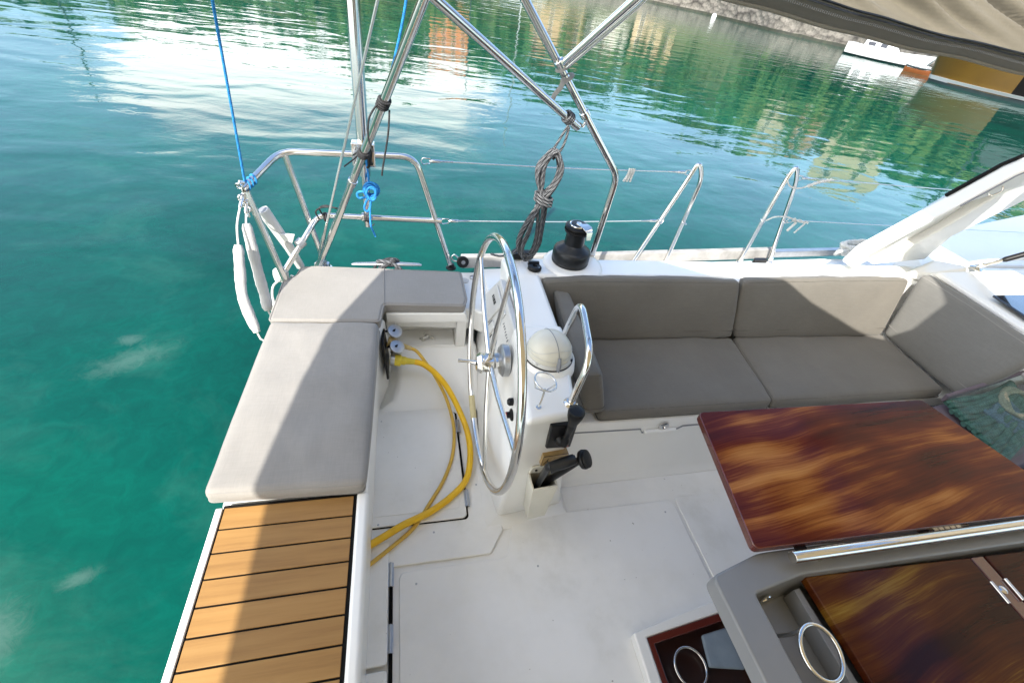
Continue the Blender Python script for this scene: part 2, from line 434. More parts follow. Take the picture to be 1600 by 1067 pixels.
def cushion(bm, bot, top, r=0.025, puff=0.012, seed=0, n=22, wr=0.004):
    """stuffed box: bot/top = 4 corners each (same order); rounded edges, domed faces, slight wrinkles"""
    bot = [V(p) for p in bot]; top = [V(p) for p in top]
    hx = ((bot[1]-bot[0]).length+(top[1]-top[0]).length)/4
    hy = ((bot[3]-bot[0]).length+(top[3]-top[0]).length)/4
    hz = sum((top[i]-bot[i]).length for i in range(4))/8
    def samp(h):
        k = min(0.9, r/h)
        e = [-1+k*(1-math.cos(math.pi/2*j/4)) for j in range(5)]
        mid = [-(1-k)+2*(1-k)*j/n for j in range(1, n)]
        return e+mid+[-v for v in e[::-1]]
    sx, sy, sz = samp(hx), samp(hy), samp(hz) if False else None
    def sampz(h):
        k = min(0.9, r/h)
        e = [-1+k*(1-math.cos(math.pi/2*j/4)) for j in range(5)]
        mid = [-(1-k)+2*(1-k)*j/6 for j in range(1, 6)]
        return e+mid+[-v for v in e[::-1]]
    sz = sampz(hz)
    def place(u, v, w):
        q = V((u*hx, v*hy, w*hz)); h = V((hx, hy, hz))
        rr = min(r, hx*0.9, hy*0.9, hz*0.9)
        c = V([max(-(h[i]-rr), min(h[i]-rr, q[i])) for i in range(3)])
        d = q-c
        if d.length > 1e-9:
            # only corners/edges are pulled onto the rounding sphere
            ax = sum(1 for i in range(3) if abs(d[i]) > 1e-9)
            if ax > 1 or True:
                d = d.normalized()*rr
        q = c+d
        u, v, w = q.x/hx, q.y/hy, q.z/hz
        def bil(c4):
            a = (1-u)/2; b = (1+u)/2; e = (1-v)/2; f = (1+v)/2
            return c4[0]*a*e+c4[1]*b*e+c4[2]*b*f+c4[3]*a*f
        P = bil(bot)*(1-w)/2+bil(top)*(1+w)/2
        nz = (bil(top)-bil(bot)).normalized()
        nx = ((bot[1]-bot[0])+(top[1]-top[0])).normalized(); ny = nz.cross(nx).normalized()
        P += nz*puff*w*(1-u**4)*(1-v**4)
        P += ny*puff*0.6*v*abs(v)**3*(1-u**4)*(1-w*w) + nx*puff*0.6*u*abs(u)**3*(1-v**4)*(1-w*w)
        s = noise.noise(P*7+V((seed*3.1, seed, 0)))*wr+noise.noise(P*19+V((seed, 7, 0)))*wr*0.35
        return P+nz*s*w+ny*s*v*0.7
    cache = {}
    def vert(u, v, w):
        k = (round(u, 5), round(v, 5), round(w, 5))
        if k not in cache:
            cache[k] = bm.verts.new(place(u, v, w))
        return cache[k]
    for w in (-1, 1):
        for a in range(len(sx)-1):
            for b in range(len(sy)-1):
                bm.faces.new([vert(sx[a], sy[b], w), vert(sx[a+1], sy[b], w), vert(sx[a+1], sy[b+1], w), vert(sx[a], sy[b+1], w)])
    for v in (-1, 1):
        for a in range(len(sx)-1):
            for b in range(len(sz)-1):
                bm.faces.new([vert(sx[a], v, sz[b]), vert(sx[a+1], v, sz[b]), vert(sx[a+1], v, sz[b+1]), vert(sx[a], v, sz[b+1])])
    for u in (-1, 1):
        for a in range(len(sy)-1):
            for b in range(len(sz)-1):
                bm.faces.new([vert(u, sy[a], sz[b]), vert(u, sy[a+1], sz[b]), vert(u, sy[a+1], sz[b+1]), vert(u, sy[a], sz[b+1])])
    # the piping path round the top edge, for a welt
    path = []
    M = 30
    for (u0, v0), (u1, v1) in zip(((-1, -1), (1, -1), (1, 1), (-1, 1)), ((1, -1), (1, 1), (-1, 1), (-1, -1))):
        for j in range(M):
            t = j/M
            path.append((place(u0+(u1-u0)*t, v0+(v1-v0)*t, 1)))
    return path

def quad(x0, x1, y0, y1, z):
    return [(x0, y0, z), (x1, y0, z), (x1, y1, z), (x0, y1, z)]

# ------------------------------------------------------------------ water
WZ = -0.70
WATER = mat('sea_water', (0.0, 0.08, 0.07), 0.03, 0, IOR=1.33)
n_, l_, p_ = nodes(WATER)
d1 = tex(WATER, 'Noise', 0.35, 5, 0.6)                       # pale sand and dark weed seen through the water
d2 = tex(WATER, 'Noise', 1.1, 6, 0.62, (1, 1, 1), distortion=0.6)
ca = ramp(WATER, d1.outputs['Fac'], [(0.32, (0.0, 0.037, 0.027)), (0.5, (0.0, 0.052, 0.037)), (0.68, (0.0, 0.062, 0.040))])
cb = ramp(WATER, d2.outputs['Fac'], [(0.50, (0, 0, 0)), (0.85, (0.014, 0.026, 0.021))])
mm = n_.new('ShaderNodeMix'); mm.data_type = 'RGBA'; mm.blend_type = 'ADD'; mm.inputs['Factor'].default_value = 1
d3 = tex(WATER, 'Noise', 6.5, 8, 0.72, (1, 1, 1), distortion=1.0)
cm = ramp(WATER, d3.outputs['Fac'], [(0.30, (0.80, 0.84, 0.86)), (0.5, (1, 1, 1)), (0.72, (1.5, 1.22, 1.22))])
m0 = n_.new('ShaderNodeMix'); m0.data_type = 'RGBA'; m0.blend_type = 'MULTIPLY'; m0.inputs['Factor'].default_value = 1
l_.new(ca, m0.inputs['A']); l_.new(cm, m0.inputs['B'])
l_.new(m0.outputs['Result'], mm.inputs['A']); l_.new(cb, mm.inputs['B'])
# two clouds of pale sediment drifting under the surface near the stern
tco = n_.new('ShaderNodeTexCoord'); last = mm
for cx, cy, sx_, sy_, rot in ((-1.97, 2.80, .50, .22, .6), (-2.06, 3.02, .16, .12, 0), (-1.83, .98, .22, .32, .2), (-1.60, 1.22, .16, .08, .3)):
    pm = n_.new('ShaderNodeMapping'); pm.vector_type = 'TEXTURE'
    pm.inputs['Location'].default_value = (cx, cy, WZ); pm.inputs['Rotation'].default_value = (0, 0, rot); pm.inputs['Scale'].default_value = (sx_, sy_, 1)
    l_.new(tco.outputs['Object'], pm.inputs['Vector'])
    gs = n_.new('ShaderNodeTexGradient'); gs.gradient_type = 'SPHERICAL'; l_.new(pm.outputs['Vector'], gs.inputs['Vector'])
    nn = n_.new('ShaderNodeTexNoise'); nn.inputs['Scale'].default_value = 9; nn.inputs['Detail'].default_value = 10; nn.inputs['Roughness'].default_value = .8; nn.inputs['Distortion'].default_value = 1.2
    l_.new(tco.outputs['Object'], nn.inputs['Vector'])
    pr_ = n_.new('ShaderNodeMath'); pr_.operation = 'MULTIPLY_ADD'; pr_.inputs[1].default_value = .75
    l_.new(gs.outputs['Fac'], pr_.inputs[0]); l_.new(nn.outputs['Fac'], pr_.inputs[2])
    rg = n_.new('ShaderNodeMapRange'); rg.interpolation_type = 'SMOOTHSTEP'; rg.inputs['From Min'].default_value = .70; rg.inputs['From Max'].default_value = 1.25; rg.inputs['To Max'].default_value = .5
    l_.new(pr_.outputs[0], rg.inputs['Value'])
    gm = n_.new('ShaderNodeMath'); gm.operation = 'MULTIPLY'; gm.use_clamp = True; g5 = n_.new('ShaderNodeMath'); g5.operation = 'MULTIPLY'; g5.use_clamp = True; g5.inputs[1].default_value = 4
    l_.new(gs.outputs['Fac'], g5.inputs[0]); l_.new(g5.outputs[0], gm.inputs[0]); l_.new(rg.outputs['Result'], gm.inputs[1])
    mz = n_.new('ShaderNodeMix'); mz.data_type = 'RGBA'; l_.new(gm.outputs[0], mz.inputs['Factor']); l_.new(last.outputs['Result'], mz.inputs['A']); mz.inputs['B'].default_value = (.065, .12, .10, 1)
    last = mz
l_.new(last.outputs['Result'], p_.inputs['Base Color'])
w1 = tex(WATER, 'Noise', 1.0, 1.5, 0.4, (0.62, 1.15, 1), distortion=0.5, rot=(0, 0, 0.25))
w2 = tex(WATER, 'Noise', 2.6, 3, 0.5, (0.8, 1.2, 1), distortion=0.5, rot=(0, 0, 0.35))
w3 = tex(WATER, 'Noise', 0.22, 2, 0.5)
k1 = bump(WATER, w1.outputs['Fac'], 1.0, 0.026)
k2 = bump(WATER, w2.outputs['Fac'], 1.0, 0.0042, k1)
w4 = tex(WATER, 'Noise', 7.5, 2, 0.5, (0.7, 1.3, 1), distortion=0.6, rot=(0, 0, 0.25))
k4 = bump(WATER, w4.outputs['Fac'], 1.0, 0.0005, k2)
bm = BM()
# sheet with a hole-free disc reaching the horizon
rings = [0.0, 6, 20, 60, 200, 700, 2500]
prev = None
for r_ in rings[1:]:
    row = [bm.verts.new((r_*math.cos(2*math.pi*k/64), r_*math.sin(2*math.pi*k/64), WZ)) for k in range(64)]
    if prev is None:
        bm.faces.new(row)
    else:
        for k in range(64):
            bm.faces.new((prev[k], prev[(k+1) % 64], row[(k+1) % 64], row[k]))
    prev = row
tag(link('water', bm, WATER, None, 0), 'calm turquoise harbour water reflecting green shore and white clouds', kind='structure')


# ------------------------------------------------------------------ far shore
def pol(az, r, z=0):
    return V((r*math.sin(R(az)), r*math.cos(R(az)), z))
EL = [(-75, 7), (-45, 7.0), (-32, 6.6), (-27, 7.2), (-21, 7.6), (-13, 6.8), (-9, 8.6), (-6, 8.2), (-4, 10.6), (0, 10.2), (3, 8.2), (5, 7.6),
      (8, 8.4), (11, 8.8), (17, 9.6), (24, 9.0), (30, 8.6), (34, 9.8), (40, 9.0), (43, 9.4), (51, 7.8), (56, 7.6), (62, 7.6), (75, 7), (110, 6)]
def elev(az):
    for (a, e), (b, f) in zip(EL, EL[1:]):
        if a <= az <= b:
            return e+(f-e)*(az-a)/(b-a)
    return 6
RS = [(-75, 112), (-20, 112), (25, 112), (31, 104), (37.4, 86), (44.1, 80), (51, 68), (58, 68), (70, 66), (110, 62)]
def shore(az):
    for (a, e), (b, f) in zip(RS, RS[1:]):
        if a <= az <= b:
            return e+(f-e)*(az-a)/(b-a)
    return 60
HILL = varied('hill_soil', (0.05, 0.075, 0.025), (0.09, 0.10, 0.045), 0.9, scale=0.3)
bm = BM(); rows = []
azs = [-75+185*i/120 for i in range(121)]
QH = 2.6     # quay height over the water
def hz(az, t):
    r = shore(az)+6+t*70
    e = elev(az)*0.86
    top = (shore(az)+50)*math.tan(R(e))
    return r, WZ+QH+(top-QH)*min(1, t/0.63)**0.8
for az in azs:
    rows.append([bm.verts.new(pol(az, *hz(az, t))) for t in (0, 0.1, 0.2, 0.35, 0.5, 0.63, 0.8, 1.0)])
for a, b in zip(rows, rows[1:]):
    for k in range(7):
        bm.faces.new((a[k], b[k], b[k+1], a[k+1]))
tag(link('hill', bm, HILL, None, 60), 'steep green hillside rising behind the far quay', kind='structure')

LEAF = mat('woodland_leaves', (0.05, 0.11, 0.02), 0.75)
n_, l_, p_ = nodes(LEAF)
x = tex(LEAF, 'Noise', 0.16, 4, 0.6)
gi = n_.new('ShaderNodeNewGeometry')
ad = n_.new('ShaderNodeMath'); ad.operation = 'MULTIPLY_ADD'; ad.inputs[1].default_value = 0.35
l_.new(gi.outputs['Random Per Island'], ad.inputs[0]); l_.new(x.outputs['Fac'], ad.inputs[2])
l_.new(ramp(LEAF, ad.outputs[0], [(0.4, (0.012, 0.045, 0.012)), (0.62, (0.03, 0.095, 0.018)), (0.8, (0.075, 0.14, 0.025)), (0.95, (0.13, 0.16, 0.04))]), p_.inputs['Base Color'])
rl = random.Random(3)
bm = BM()
for i in range(700):
    az = rl.uniform(-72, 100); t = rl.random()**1.2*0.75+0.03
    r, z = hz(az, t)
    c = pol(az, r, z)
    e = elev(az)
    s = rl.uniform(1.8, 3.6)
    lim = WZ+(r)*math.tan(R(e))
    h = min(z+s*1.4, lim+rl.uniform(-2.5, 1.2))
    c.z = h
    for j in range(30):
        d = V((rl.gauss(0, 1), rl.gauss(0, 1), rl.gauss(0, 1))).normalized()
        P = c+V((d.x*s*1.25, d.y*s*1.25, d.z*s))*rl.uniform(0.6, 1.05)
        u = (d+V((rl.uniform(-.7, .7), rl.uniform(-.7, .7), rl.uniform(-.7, .7)))).normalized()
        a = u.orthogonal().normalized(); b = u.cross(a)
        q = rl.uniform(0.5, 1.0)*s*0.42
        bm.faces.new([bm.verts.new(P+a*q), bm.verts.new(P+b*q*0.8), bm.verts.new(P-a*q*0.9), bm.verts.new(P-b*q)])
for i in range(150):
    az = rl.uniform(38, 53) if i < 110 else rl.uniform(3, 8)
    r = shore(az)+rl.uniform(3.5, 11); s = rl.uniform(1.3, 2.4)
    c = pol(az, r, rl.uniform(WZ+QH+.5, WZ+r*math.tan(R(5.6 if az > 20 else 3.8))))
    for j in range(30):
        d = V((rl.gauss(0, 1), rl.gauss(0, 1), rl.gauss(0, 1))).normalized()
        P = c+V((d.x*s*1.25, d.y*s*1.25, d.z*s))*rl.uniform(0.6, 1.05)
        u = (d+V((rl.uniform(-.7, .7), rl.uniform(-.7, .7), rl.uniform(-.7, .7)))).normalized()
        a = u.orthogonal().normalized(); b = u.cross(a)
        q = rl.uniform(0.5, 1.0)*s*0.42
        bm.faces.new([bm.verts.new(P+a*q), bm.verts.new(P+b*q*0.8), bm.verts.new(P-a*q*0.9), bm.verts.new(P-b*q)])
tag(link('woodland', bm, LEAF, None, 0), 'dense green trees covering the far hillside', kind='stuff')

# quay wall of rough masonry
STONE = mat('quay_stone', (0.3, 0.28, 0.25), 0.9)
n_, l_, p_ = nodes(STONE)
v1 = tex(STONE, 'Voronoi', 0.75, stretch=(1, 1, 1.8)); v2 = tex(STONE, 'Noise', 3.5, 8, 0.65)
c1 = ramp(STONE, v1.outputs['Distance'], [(0.05, (0.20, 0.19, 0.17)), (0.6, (0.155, 0.145, 0.13)), (0.85, (0.06, 0.055, 0.05))])
c2 = ramp(STONE, v2.outputs['Fac'], [(0.3, (0.35, 0.34, 0.33)), (0.5, (0.9, 0.88, 0.85)), (0.8, (1.15, 1.1, 1.05))])
mm = n_.new('ShaderNodeMix'); mm.data_type = 'RGBA'; mm.blend_type = 'MULTIPLY'; mm.inputs['Factor'].default_value = 1
l_.new(c1, mm.inputs['A']); l_.new(c2, mm.inputs['B']); l_.new(mm.outputs['Result'], p_.inputs['Base Color'])
bump(STONE, v1.outputs['Distance'], 0.9, 0.3)
q = tag(bpy.data.objects.new('quay_wall', None), 'rough grey stone quay wall along the far side of the harbour', 'wall'); COL.objects.link(q)
bm = BM(); rows = []
for i in range(241):
    az = -75+185*i/240
    r = shore(az)
    j = lambda s: noise.noise(V((az*1.7, s, 0)))*0.35
    rows.append([bm.verts.new(p) for p in (pol(az, r+j(1)-0.5, WZ-1.0), pol(az, r+j(2)-0.25, WZ+0.5), pol(az, r+j(3), WZ+1.5), pol(az, r+j(4)+0.2, WZ+QH+j(5)*0.5), pol(az, r+1.2, WZ+QH+0.05), pol(az, r+7, WZ+QH+0.1))])
for a, b in zip(rows, rows[1:]):
    for k in range(5):
        bm.faces.new((a[k], b[k], b[k+1], a[k+1]))
link('stone_face', bm, STONE, q, 30)
WEED = varied('wet_weed', (0.02, 0.022, 0.018), (0.045, 0.05, 0.03), 0.6, scale=1.5)
bm = BM(); rows = []
for i in range(241):
    az = -75+185*i/240
    r = shore(az)-0.62+noise.noise(V((az*1.7, 1, 0)))*0.35
    rows.append([bm.verts.new(pol(az, r, WZ-0.4)), bm.verts.new(pol(az, r+0.12, WZ+0.34+noise.noise(V((az*4, 8, 0)))*0.12))])
for a, b in zip(rows, rows[1:]):
    bm.faces.new((a[0], b[0], b[1], a[1]))
link('weed_line', bm, WEED, q, 30)

# houses on the shore
ROOF = varied('roof_tiles', (0.28, 0.11, 0.06), (0.20, 0.08, 0.05), 0.8, scale=1.5)
WIN = mat('window_glass', (0.03, 0.035, 0.04), 0.1)
def house(az, dist, w, d, e0, e1, colr, label, storeys=3, gable=True, bays=4):
    r = shore(az)+dist
    base = pol(az, r, WZ+QH if e0 is None else WZ+r*math.tan(R(e0)))
    h = WZ+r*math.tan(R(e1))-base.z
    t = thing('house', label, 'house', 'houses on the far shore', base)
    t.rotation_euler = (0, 0, R(-az))
    wm = varied('render_'+str(int(az)), colr, tuple(c*0.85 for c in colr), 0.85, scale=0.6)
    wh = h*0.82 if gable else h
    bm = BM(); box(bm, -w/2, w/2, 0, d, -4, wh)
    link('wall', bm, wm, t, 0)
    bm = BM()
    if gable:
        loft(bm, [[(-w/2-.3, -.4, wh+.003), (-w/2-.3, d+.4, wh+.003), (-w/2-.3, d/2, h)], [(w/2+.3, -.4, wh+.003), (w/2+.3, d+.4, wh+.003), (w/2+.3, d/2, h)]])
    else:
        box(bm, -w/2-.2, w/2+.2, -.2, d+.2, wh+.003, wh+.4)
    rf = link('roof', bm, ROOF if gable else wm, t, 0)
    if gable:
        bm = BM(); box(bm, w*.2, w*.2+.7, d*.5, d*.5+.7, wh, h+.8); link('chimney', bm, wm, rf, 0)
    for s in range(storeys):
        for k in range(bays):
            x = -w/2+w*(k+.5)/bays; z = wh*(s+.5)/storeys
            bm = BM(); box(bm, x-.5, x+.5, -.06, .2, z-.7, z+.7)
            f = link('window', bm, WHITEP, t, 0)
            bm = BM(); box(bm, x-.4, x+.4, -.075, -.062, z-.6, z+.6); link('pane', bm, WIN, f, 0)
house(5.2, 14, 9, 8, 3.6, 8.8, (0.62, 0.23, 0.09), 'orange three storey house with tiled roof on the far shore', 3, True, 4)
house(16.5, 9, 12, 9, None, 6.0, (0.42, 0.30, 0.17), 'brownish ochre house with tiled roof between green trees', 3, True, 4)
house(21.5, 10, 11, 9, None, 5.0, (0.60, 0.58, 0.52), 'white low house with tiled roof beside the ochre house', 2, True, 3)
house(26.5, 9, 9, 8, None, 4.6, (0.52, 0.40, 0.25), 'sandy yellow low house at the bend of the quay', 2, True, 3)
house(45.6, 16, 8, 8, 6.2, 9.4, (0.40, 0.24, 0.16), 'salmon house with tiled roof high above the quay', 3, True, 3)
house(49.2, 14, 8, 9, 5.2, 10.6, (0.42, 0.38, 0.26), 'tall plain beige block with a flat roof on the quay', 4, False, 2)
house(41.5, 14, 6, 7, 6.0, 8.8, (0.40, 0.36, 0.26), 'small beige house set among the trees up the slope', 2, False, 2)
house(62, 6, 7, 7, None, 7.2, (0.55, 0.45, 0.33), 'pale sandy house near the yellow boat', 3, False, 3)

# yachts moored along the quay, their masts reflected in the water
HULLW = varied('white_hull', (0.72, 0.73, 0.74), (0.64, 0.65, 0.66), 0.25, scale=1.2)
MASTD = varied('dark_mast', (0.02, 0.03, 0.035), (0.03, 0.045, 0.05), 0.4, scale=2)
MASTL = varied('pale_mast', (0.5, 0.52, 0.5), (0.42, 0.44, 0.43), 0.35, 0.3, scale=2)
CANV = varied('blue_sail_cover', (0.02, 0.10, 0.26), (0.03, 0.14, 0.32), 0.8, scale=3)
def hull_bm(bm, length, beam, free, z0=-0.4, sheer=0.25, rake=0.6):
    st = [0, .06, .25, .5, .72, .88, .97, 1.0]
    wd = [.72, .8, .95, 1, .86, .52, .18, .02]
    loops = []
    for s, w in zip(st, wd):
        x = -length/2+length*s; y = beam/2*w; zt = free+sheer*(s-.4)**2*4
        rk = rake if s > .9 else 0
        loops.append([(x+rk, y, zt), (x, y*.93, zt*.45), (x-rk*.3, y*.55, z0), (x-rk*.3, -y*.55, z0), (x, -y*.93, zt*.45), (x+rk, -y, zt)])
    loft(bm, loops)
def yacht(az, dist, el, mm, label, cover=False, crosst=2, turn=None):
    r = dist
    t = thing('moored_yacht', label, 'sailing yacht', 'yachts moored at the far quay', pol(az, r, WZ))
    t.rotation_euler = (0, 0, R(-az)+(rl.uniform(-.5, .5) if turn is None else turn))
    bm = BM(); hull_bm(bm, 10, 3.1, 1.15); link('hull', bm, HULLW, t, 40)
    bm = BM(); loft(bm, [[(-2.5, -1, 1.1), (2.6, -.7, 1.1), (2.6, .7, 1.1), (-2.5, 1, 1.1)], [(-2.2, -.8, 1.6), (1.6, -.5, 1.5), (1.6, .5, 1.5), (-2.2, .8, 1.6)]]); link('cabin', bm, HULLW, t, 30, .06)
    h = r*math.tan(R(el))
    bm = BM(); sweep(bm, [(0.8, 0, 1.1), (0.8, 0, h)], .11, 8)
    ma = link('mast', bm, mm, t, 40)
    for k in range(crosst):
        z = h*(.45+.25*k); bm = BM(); sweep(bm, [(0.8, -.9, z), (0.8, .9, z)], .045, 6); link('spreader', bm, mm, ma, 40)
    bm = BM(); sweep(bm, [(0.7, 0, 2.1), (-3.0, 0, 2.2)], .17 if cover else .08, 10); link('boom', bm, CANV if cover else mm, t, 40)
    for sy in (-1, 1):
        bm = BM(); sweep(bm, [(0.7, sy*1.45, 1.15), (0.8, sy*.9, h*.45), (0.8, 0, h*.97)], .02, 5); link('shroud', bm, MASTD, t, 0)
yacht(12.0, 98, 15.2, MASTL, 'white yacht with the tallest pale mast and a blue sail cover', True)
yacht(6.9, 102, 10.6, MASTD, 'white yacht with a dark mast before the orange house')
yacht(56.6, 61, 12.6, MASTD, 'white yacht with a dark mast behind the yellow boat', False, 2, .05)
yacht(63.5, 61, 11.6, MASTL, 'white yacht with a pale mast astern of the yellow boat', False, 1, -.05)
p = thing('lamp_post', 'tall dark mast-like pole at the far left of the shore', 'pole', None, pol(-27.6, 104, WZ))
tube('pole', [(0, 0, 0), (0, 0, 104*math.tan(R(11.8)))], .16, MASTD, p, 8)
for z in (12, 17, 20):
    tube('cross_arm', [(-1.0, 0, z), (1.0, 0, z)], .08, MASTD, p, 6)

# motor boat at the quay, orange kayak beside it, big yellow hull
t = thing('motor_boat', 'white low motor boat tied up below the stone quay', 'boat', None, pol(47.2, 66, WZ))
t.rotation_euler = (0, 0, R(-47.2)-.30)
bm = BM(); hull_bm(bm, 7.6, 2.5, 0.95, -.4, .2, .5); link('hull', bm, HULLW, t, 40)
bm = BM(); loft(bm, [[(-2.3, -.8, .95), (.8, -.8, .95), (.8, .8, .95), (-2.3, .8, .95)], [(-2.2, -.7, 1.6), (.2, -.65, 1.55), (.2, .65, 1.55), (-2.2, .7, 1.6)]]); link('cabin', bm, HULLW, t, 30, .05)
bm = BM(); box(bm, -1.9, -1.2, -.815, -.77, 1.1, 1.4); link('window', bm, GLASS, t, 0)
bm = BM(); box(bm, -.7, -.1, -.79, -.75, 1.1, 1.4); link('window', bm, GLASS, t, 0)
bm = BM(); hull_bm(bm, 7.64, 2.54, .12, -.42, .05, .2); link('waterline_stripe', bm, MASTD, t, 40)
ORG = varied('orange_hull', (0.26, 0.085, 0.025), (0.20, 0.06, 0.02), 0.4, scale=2)
t = thing('rubber_dinghy', 'small orange dinghy with white seats between the white boat and the yellow hull', 'dinghy', None, pol(50.3, 58, WZ))
t.rotation_euler = (0, 0, R(-50.3)-.25)
bm = BM(); hull_bm(bm, 2.6, 1.3, .30, -.2, .15, .3); link('hull', bm, ORG, t, 40)
for x in (-.75, .1):
    bm = BM(); box(bm, x-.36, x+.30, -.55, .55, .32, .62); link('seat', bm, HULLW, t, 30, .05)
tube('trim', cr([(-1.25, -.5, .46), (0, -.67, .42), (1.1, -.3, .52), (1.5, 0, .58), (1.1, .3, .52), (0, .67, .42), (-1.25, .5, .46)], 5), .06, MASTD, t, 8)
YH = varied('ochre_hull', (0.080, 0.043, 0.0008), (0.062, 0.032, 0.0008), 0.3, scale=.8)
t = thing('cargo_boat', 'large boat with an ochre yellow bow and a white waterline stripe', 'boat', None, pol(57.2, 53, WZ))
t.rotation_euler = (0, 0, math.pi-R(57.2)-.12)
t.location = pol(51.1, 52, WZ)+V((math.sin(R(57))*0, 0, 0))
bm = BM()
def bighull(bm, z0, z1, grow=0):
    L_ = 16; loops = []
    for s, w in zip([0, .02, .1, .25, .34, .5, .8, 1], [.02, .2, .62, .9, .95, 1, .95, .8]):
        x = -L_*s; y = (2.6+grow)*w
        fl = .75 if s < .05 else 0
        loops.append([(x+fl*z0/3+grow, y*.9, z0), (x+fl*z1/3+grow, y, z1), (x+fl*z1/3+grow, -y, z1), (x+fl*z0/3+grow, -y*.9, z0)])
    loft(bm, loops)
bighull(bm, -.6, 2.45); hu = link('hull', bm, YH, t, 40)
hu.data.materials.append(mat('painted_hull_shade', (.003, .003, .003), .6, **{'Specular IOR Level': .1}))  # shade over the after hull, put in as a black colour
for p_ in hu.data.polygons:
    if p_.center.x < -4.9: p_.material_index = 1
bm = BM(); bighull(bm, .18, .42, .02); link('stripe', bm, HULLW, t, 40)
bm = BM(); bighull(bm, -.6, .176, .015); link('boot_top', bm, MASTD, t, 40)
bm = BM(); bighull(bm, 2.3, 2.5, .04); link('rubbing_strake', bm, WHITEP, t, 40)
bm = BM(); loft(bm, [[(-6, -1.8, 2.46), (-14, -1.8, 2.46), (-14, 1.8, 2.46), (-6, 1.8, 2.46)], [(-6.6, -1.6, 4.4), (-13.6, -1.6, 4.4), (-13.6, 1.6, 4.4), (-6.6, 1.6, 4.4)]]); link('deckhouse', bm, MASTD, t, 30)
for x, r_, z in ((-3.7, .22, 1.5), (-4.35, .30, 1.45), (-5.1, .26, 1.5)):  # dark fenders added to break the edge of the painted shade
    bm = BM(); lathe(bm, [(.05, -.75), (r_*.8, -.65), (r_, -.4), (r_, .4), (r_*.8, .65), (.05, .75)], (x, -2.62, z), seg=16); link('added_fender', bm, MASTD, t, 40)
bm = BM(); ring(bm, (-1.35, -1.72, 1.55), (.45, -1, 0), .15, .03, 20, 8); link('hawse_ring', bm, HULLW, t, 40)
tube('mooring_rope', cr([(-.6, -1.0, 2.5), (-1.1, -1.7, 2.2), (-1.8, -2.2, 2.1), (-2.6, -2.5, 2.3), (-3.0, -2.55, 2.5)], 6), .03, HULLW, t, 8)
t = thing('mooring_buoy', 'small white round buoy by the foot of the quay wall', 'buoy', None, pol(31.7, 96, WZ))
bm = BM(); lathe(bm, [(0, -.3), (.3, -.2), (.42, .1), (.34, .4), (.12, .55), (0, .57)], seg=16); link('float', bm, HULLW, t, 50)
bm = BM(); ring(bm, (0, 0, .62), (1, 0, 0), .09, .025, 14, 6); link('eye', bm, MASTD, t, 50)

# ------------------------------------------------------------------ the yacht we stand on
boat = thing('sailing_yacht', 'white sailing yacht with the cockpit one looks across, teak stern step and stepped white mouldings', 'sailing yacht')

# hull: transom and topside
bm = BM()
loft(bm, [[(-.60, -2.3, z), (-.60, 2.05, z), (-.50, 2.26, z), (1.2, 2.36, z), (3.2, 2.53, z), (6.5, 2.5, z), (6.5, -2.5, z)] if z > 0 else
          [(-.50, -2.1, z), (-.50, 1.85, z), (-.42, 2.05, z), (1.2, 2.2, z), (3.2, 2.35, z), (6.5, 2.3, z), (6.5, -2.3, z)] for z in (-1.0, -.36)])
link('hull', bm, GEL, boat, 30)
bm = BM()
loft(bm, [[(-.50, -2.1, -.36), (-.50, 1.85, -.36), (-.42, 2.05, -.36), (1.2, 2.2, -.36), (3.2, 2.35, -.36), (6.5, 2.3, -.36)],
          [(-.58, -2.3, .30), (-.58, 2.03, .30), (-.48, 2.24, .32), (1.2, 2.34, .40), (3.2, 2.51, .46), (6.5, 2.5, .5)]], cap=False)
link('topside', bm, GEL, boat, 30)

# cockpit sole with moulded panels
bm = BM(); box(bm, -.30, 4.5, -2.3, 1.25, -.06, 0); link('cockpit_sole', bm, SOLE, boat, 0)
def rrect(x0, x1, y0, y1, r, n=5):
    out = []
    for cx, cy, a in ((x1-r, y1-r, 0), (x0+r, y1-r, 90), (x0+r, y0+r, 180), (x1-r, y0+r, 270)):
        for j in range(n+1):
            t = R(a+90*j/n); out.append((cx+r*math.cos(t), cy+r*math.sin(t)))
    return out
bm = BM(); prism(bm, [(p.x, p.y) for p in fillet([(-.045, -1.6, 0), (1.266, -1.6, 0), (1.266, .918, 0), (.455, .918, 0), (.40, .752, 0), (-.045, .752, 0)], .035, 5, True)], .0005, .0065); link('tread_panel', bm, SOLE, boat, 30, .004)
bm = BM(); prism(bm, rrect(1.284, 3.0, .46, .93, .02), .0005, .0065); link('tread_panel', bm, SOLE, boat, 30, .004)
# raised platform in front of the helm with its locker lid
bm = BM(); prism(bm, [(-.30, .775), (.33, .775), (.40, .87), (.36, 1.2), (.36, 1.65), (-.30, 1.65)], .0003, .012); link('helm_platform', bm, SOLE, boat, 30, .006)
bm = BM(); prism(bm, rrect(-.30, .256, .9365, 1.5455, .018), .0125, .0145); link('hatch_gap', bm, SLOT, boat, 0)
bm = BM(); prism(bm, rrect(-.30, .248, .94, 1.542, .02), .0148, .024); hl = link('hatch_lid', bm, SOLE, boat, 30, .004)
bm = BM(); prism(bm, rrect(-.27, .222, .985, 1.50, .02), .0245, .026); link('lid_panel', bm, SOLE, hl, 30, .001)
bm = BM(); box(bm, .2485, .258, .99, 1.53, .015, .0215); link('hinge_gap', bm, SLOT, hl, 0)
for y in (1.03, 1.44):
    bm = BM(); box(bm, .245, .267, y-.04, y+.04, .0222, .029); sweep(bm, [(.256, y-.04, .029), (.256, y+.04, .029)], .006, 8)
    link('hinge', bm, ALU, hl, 30)
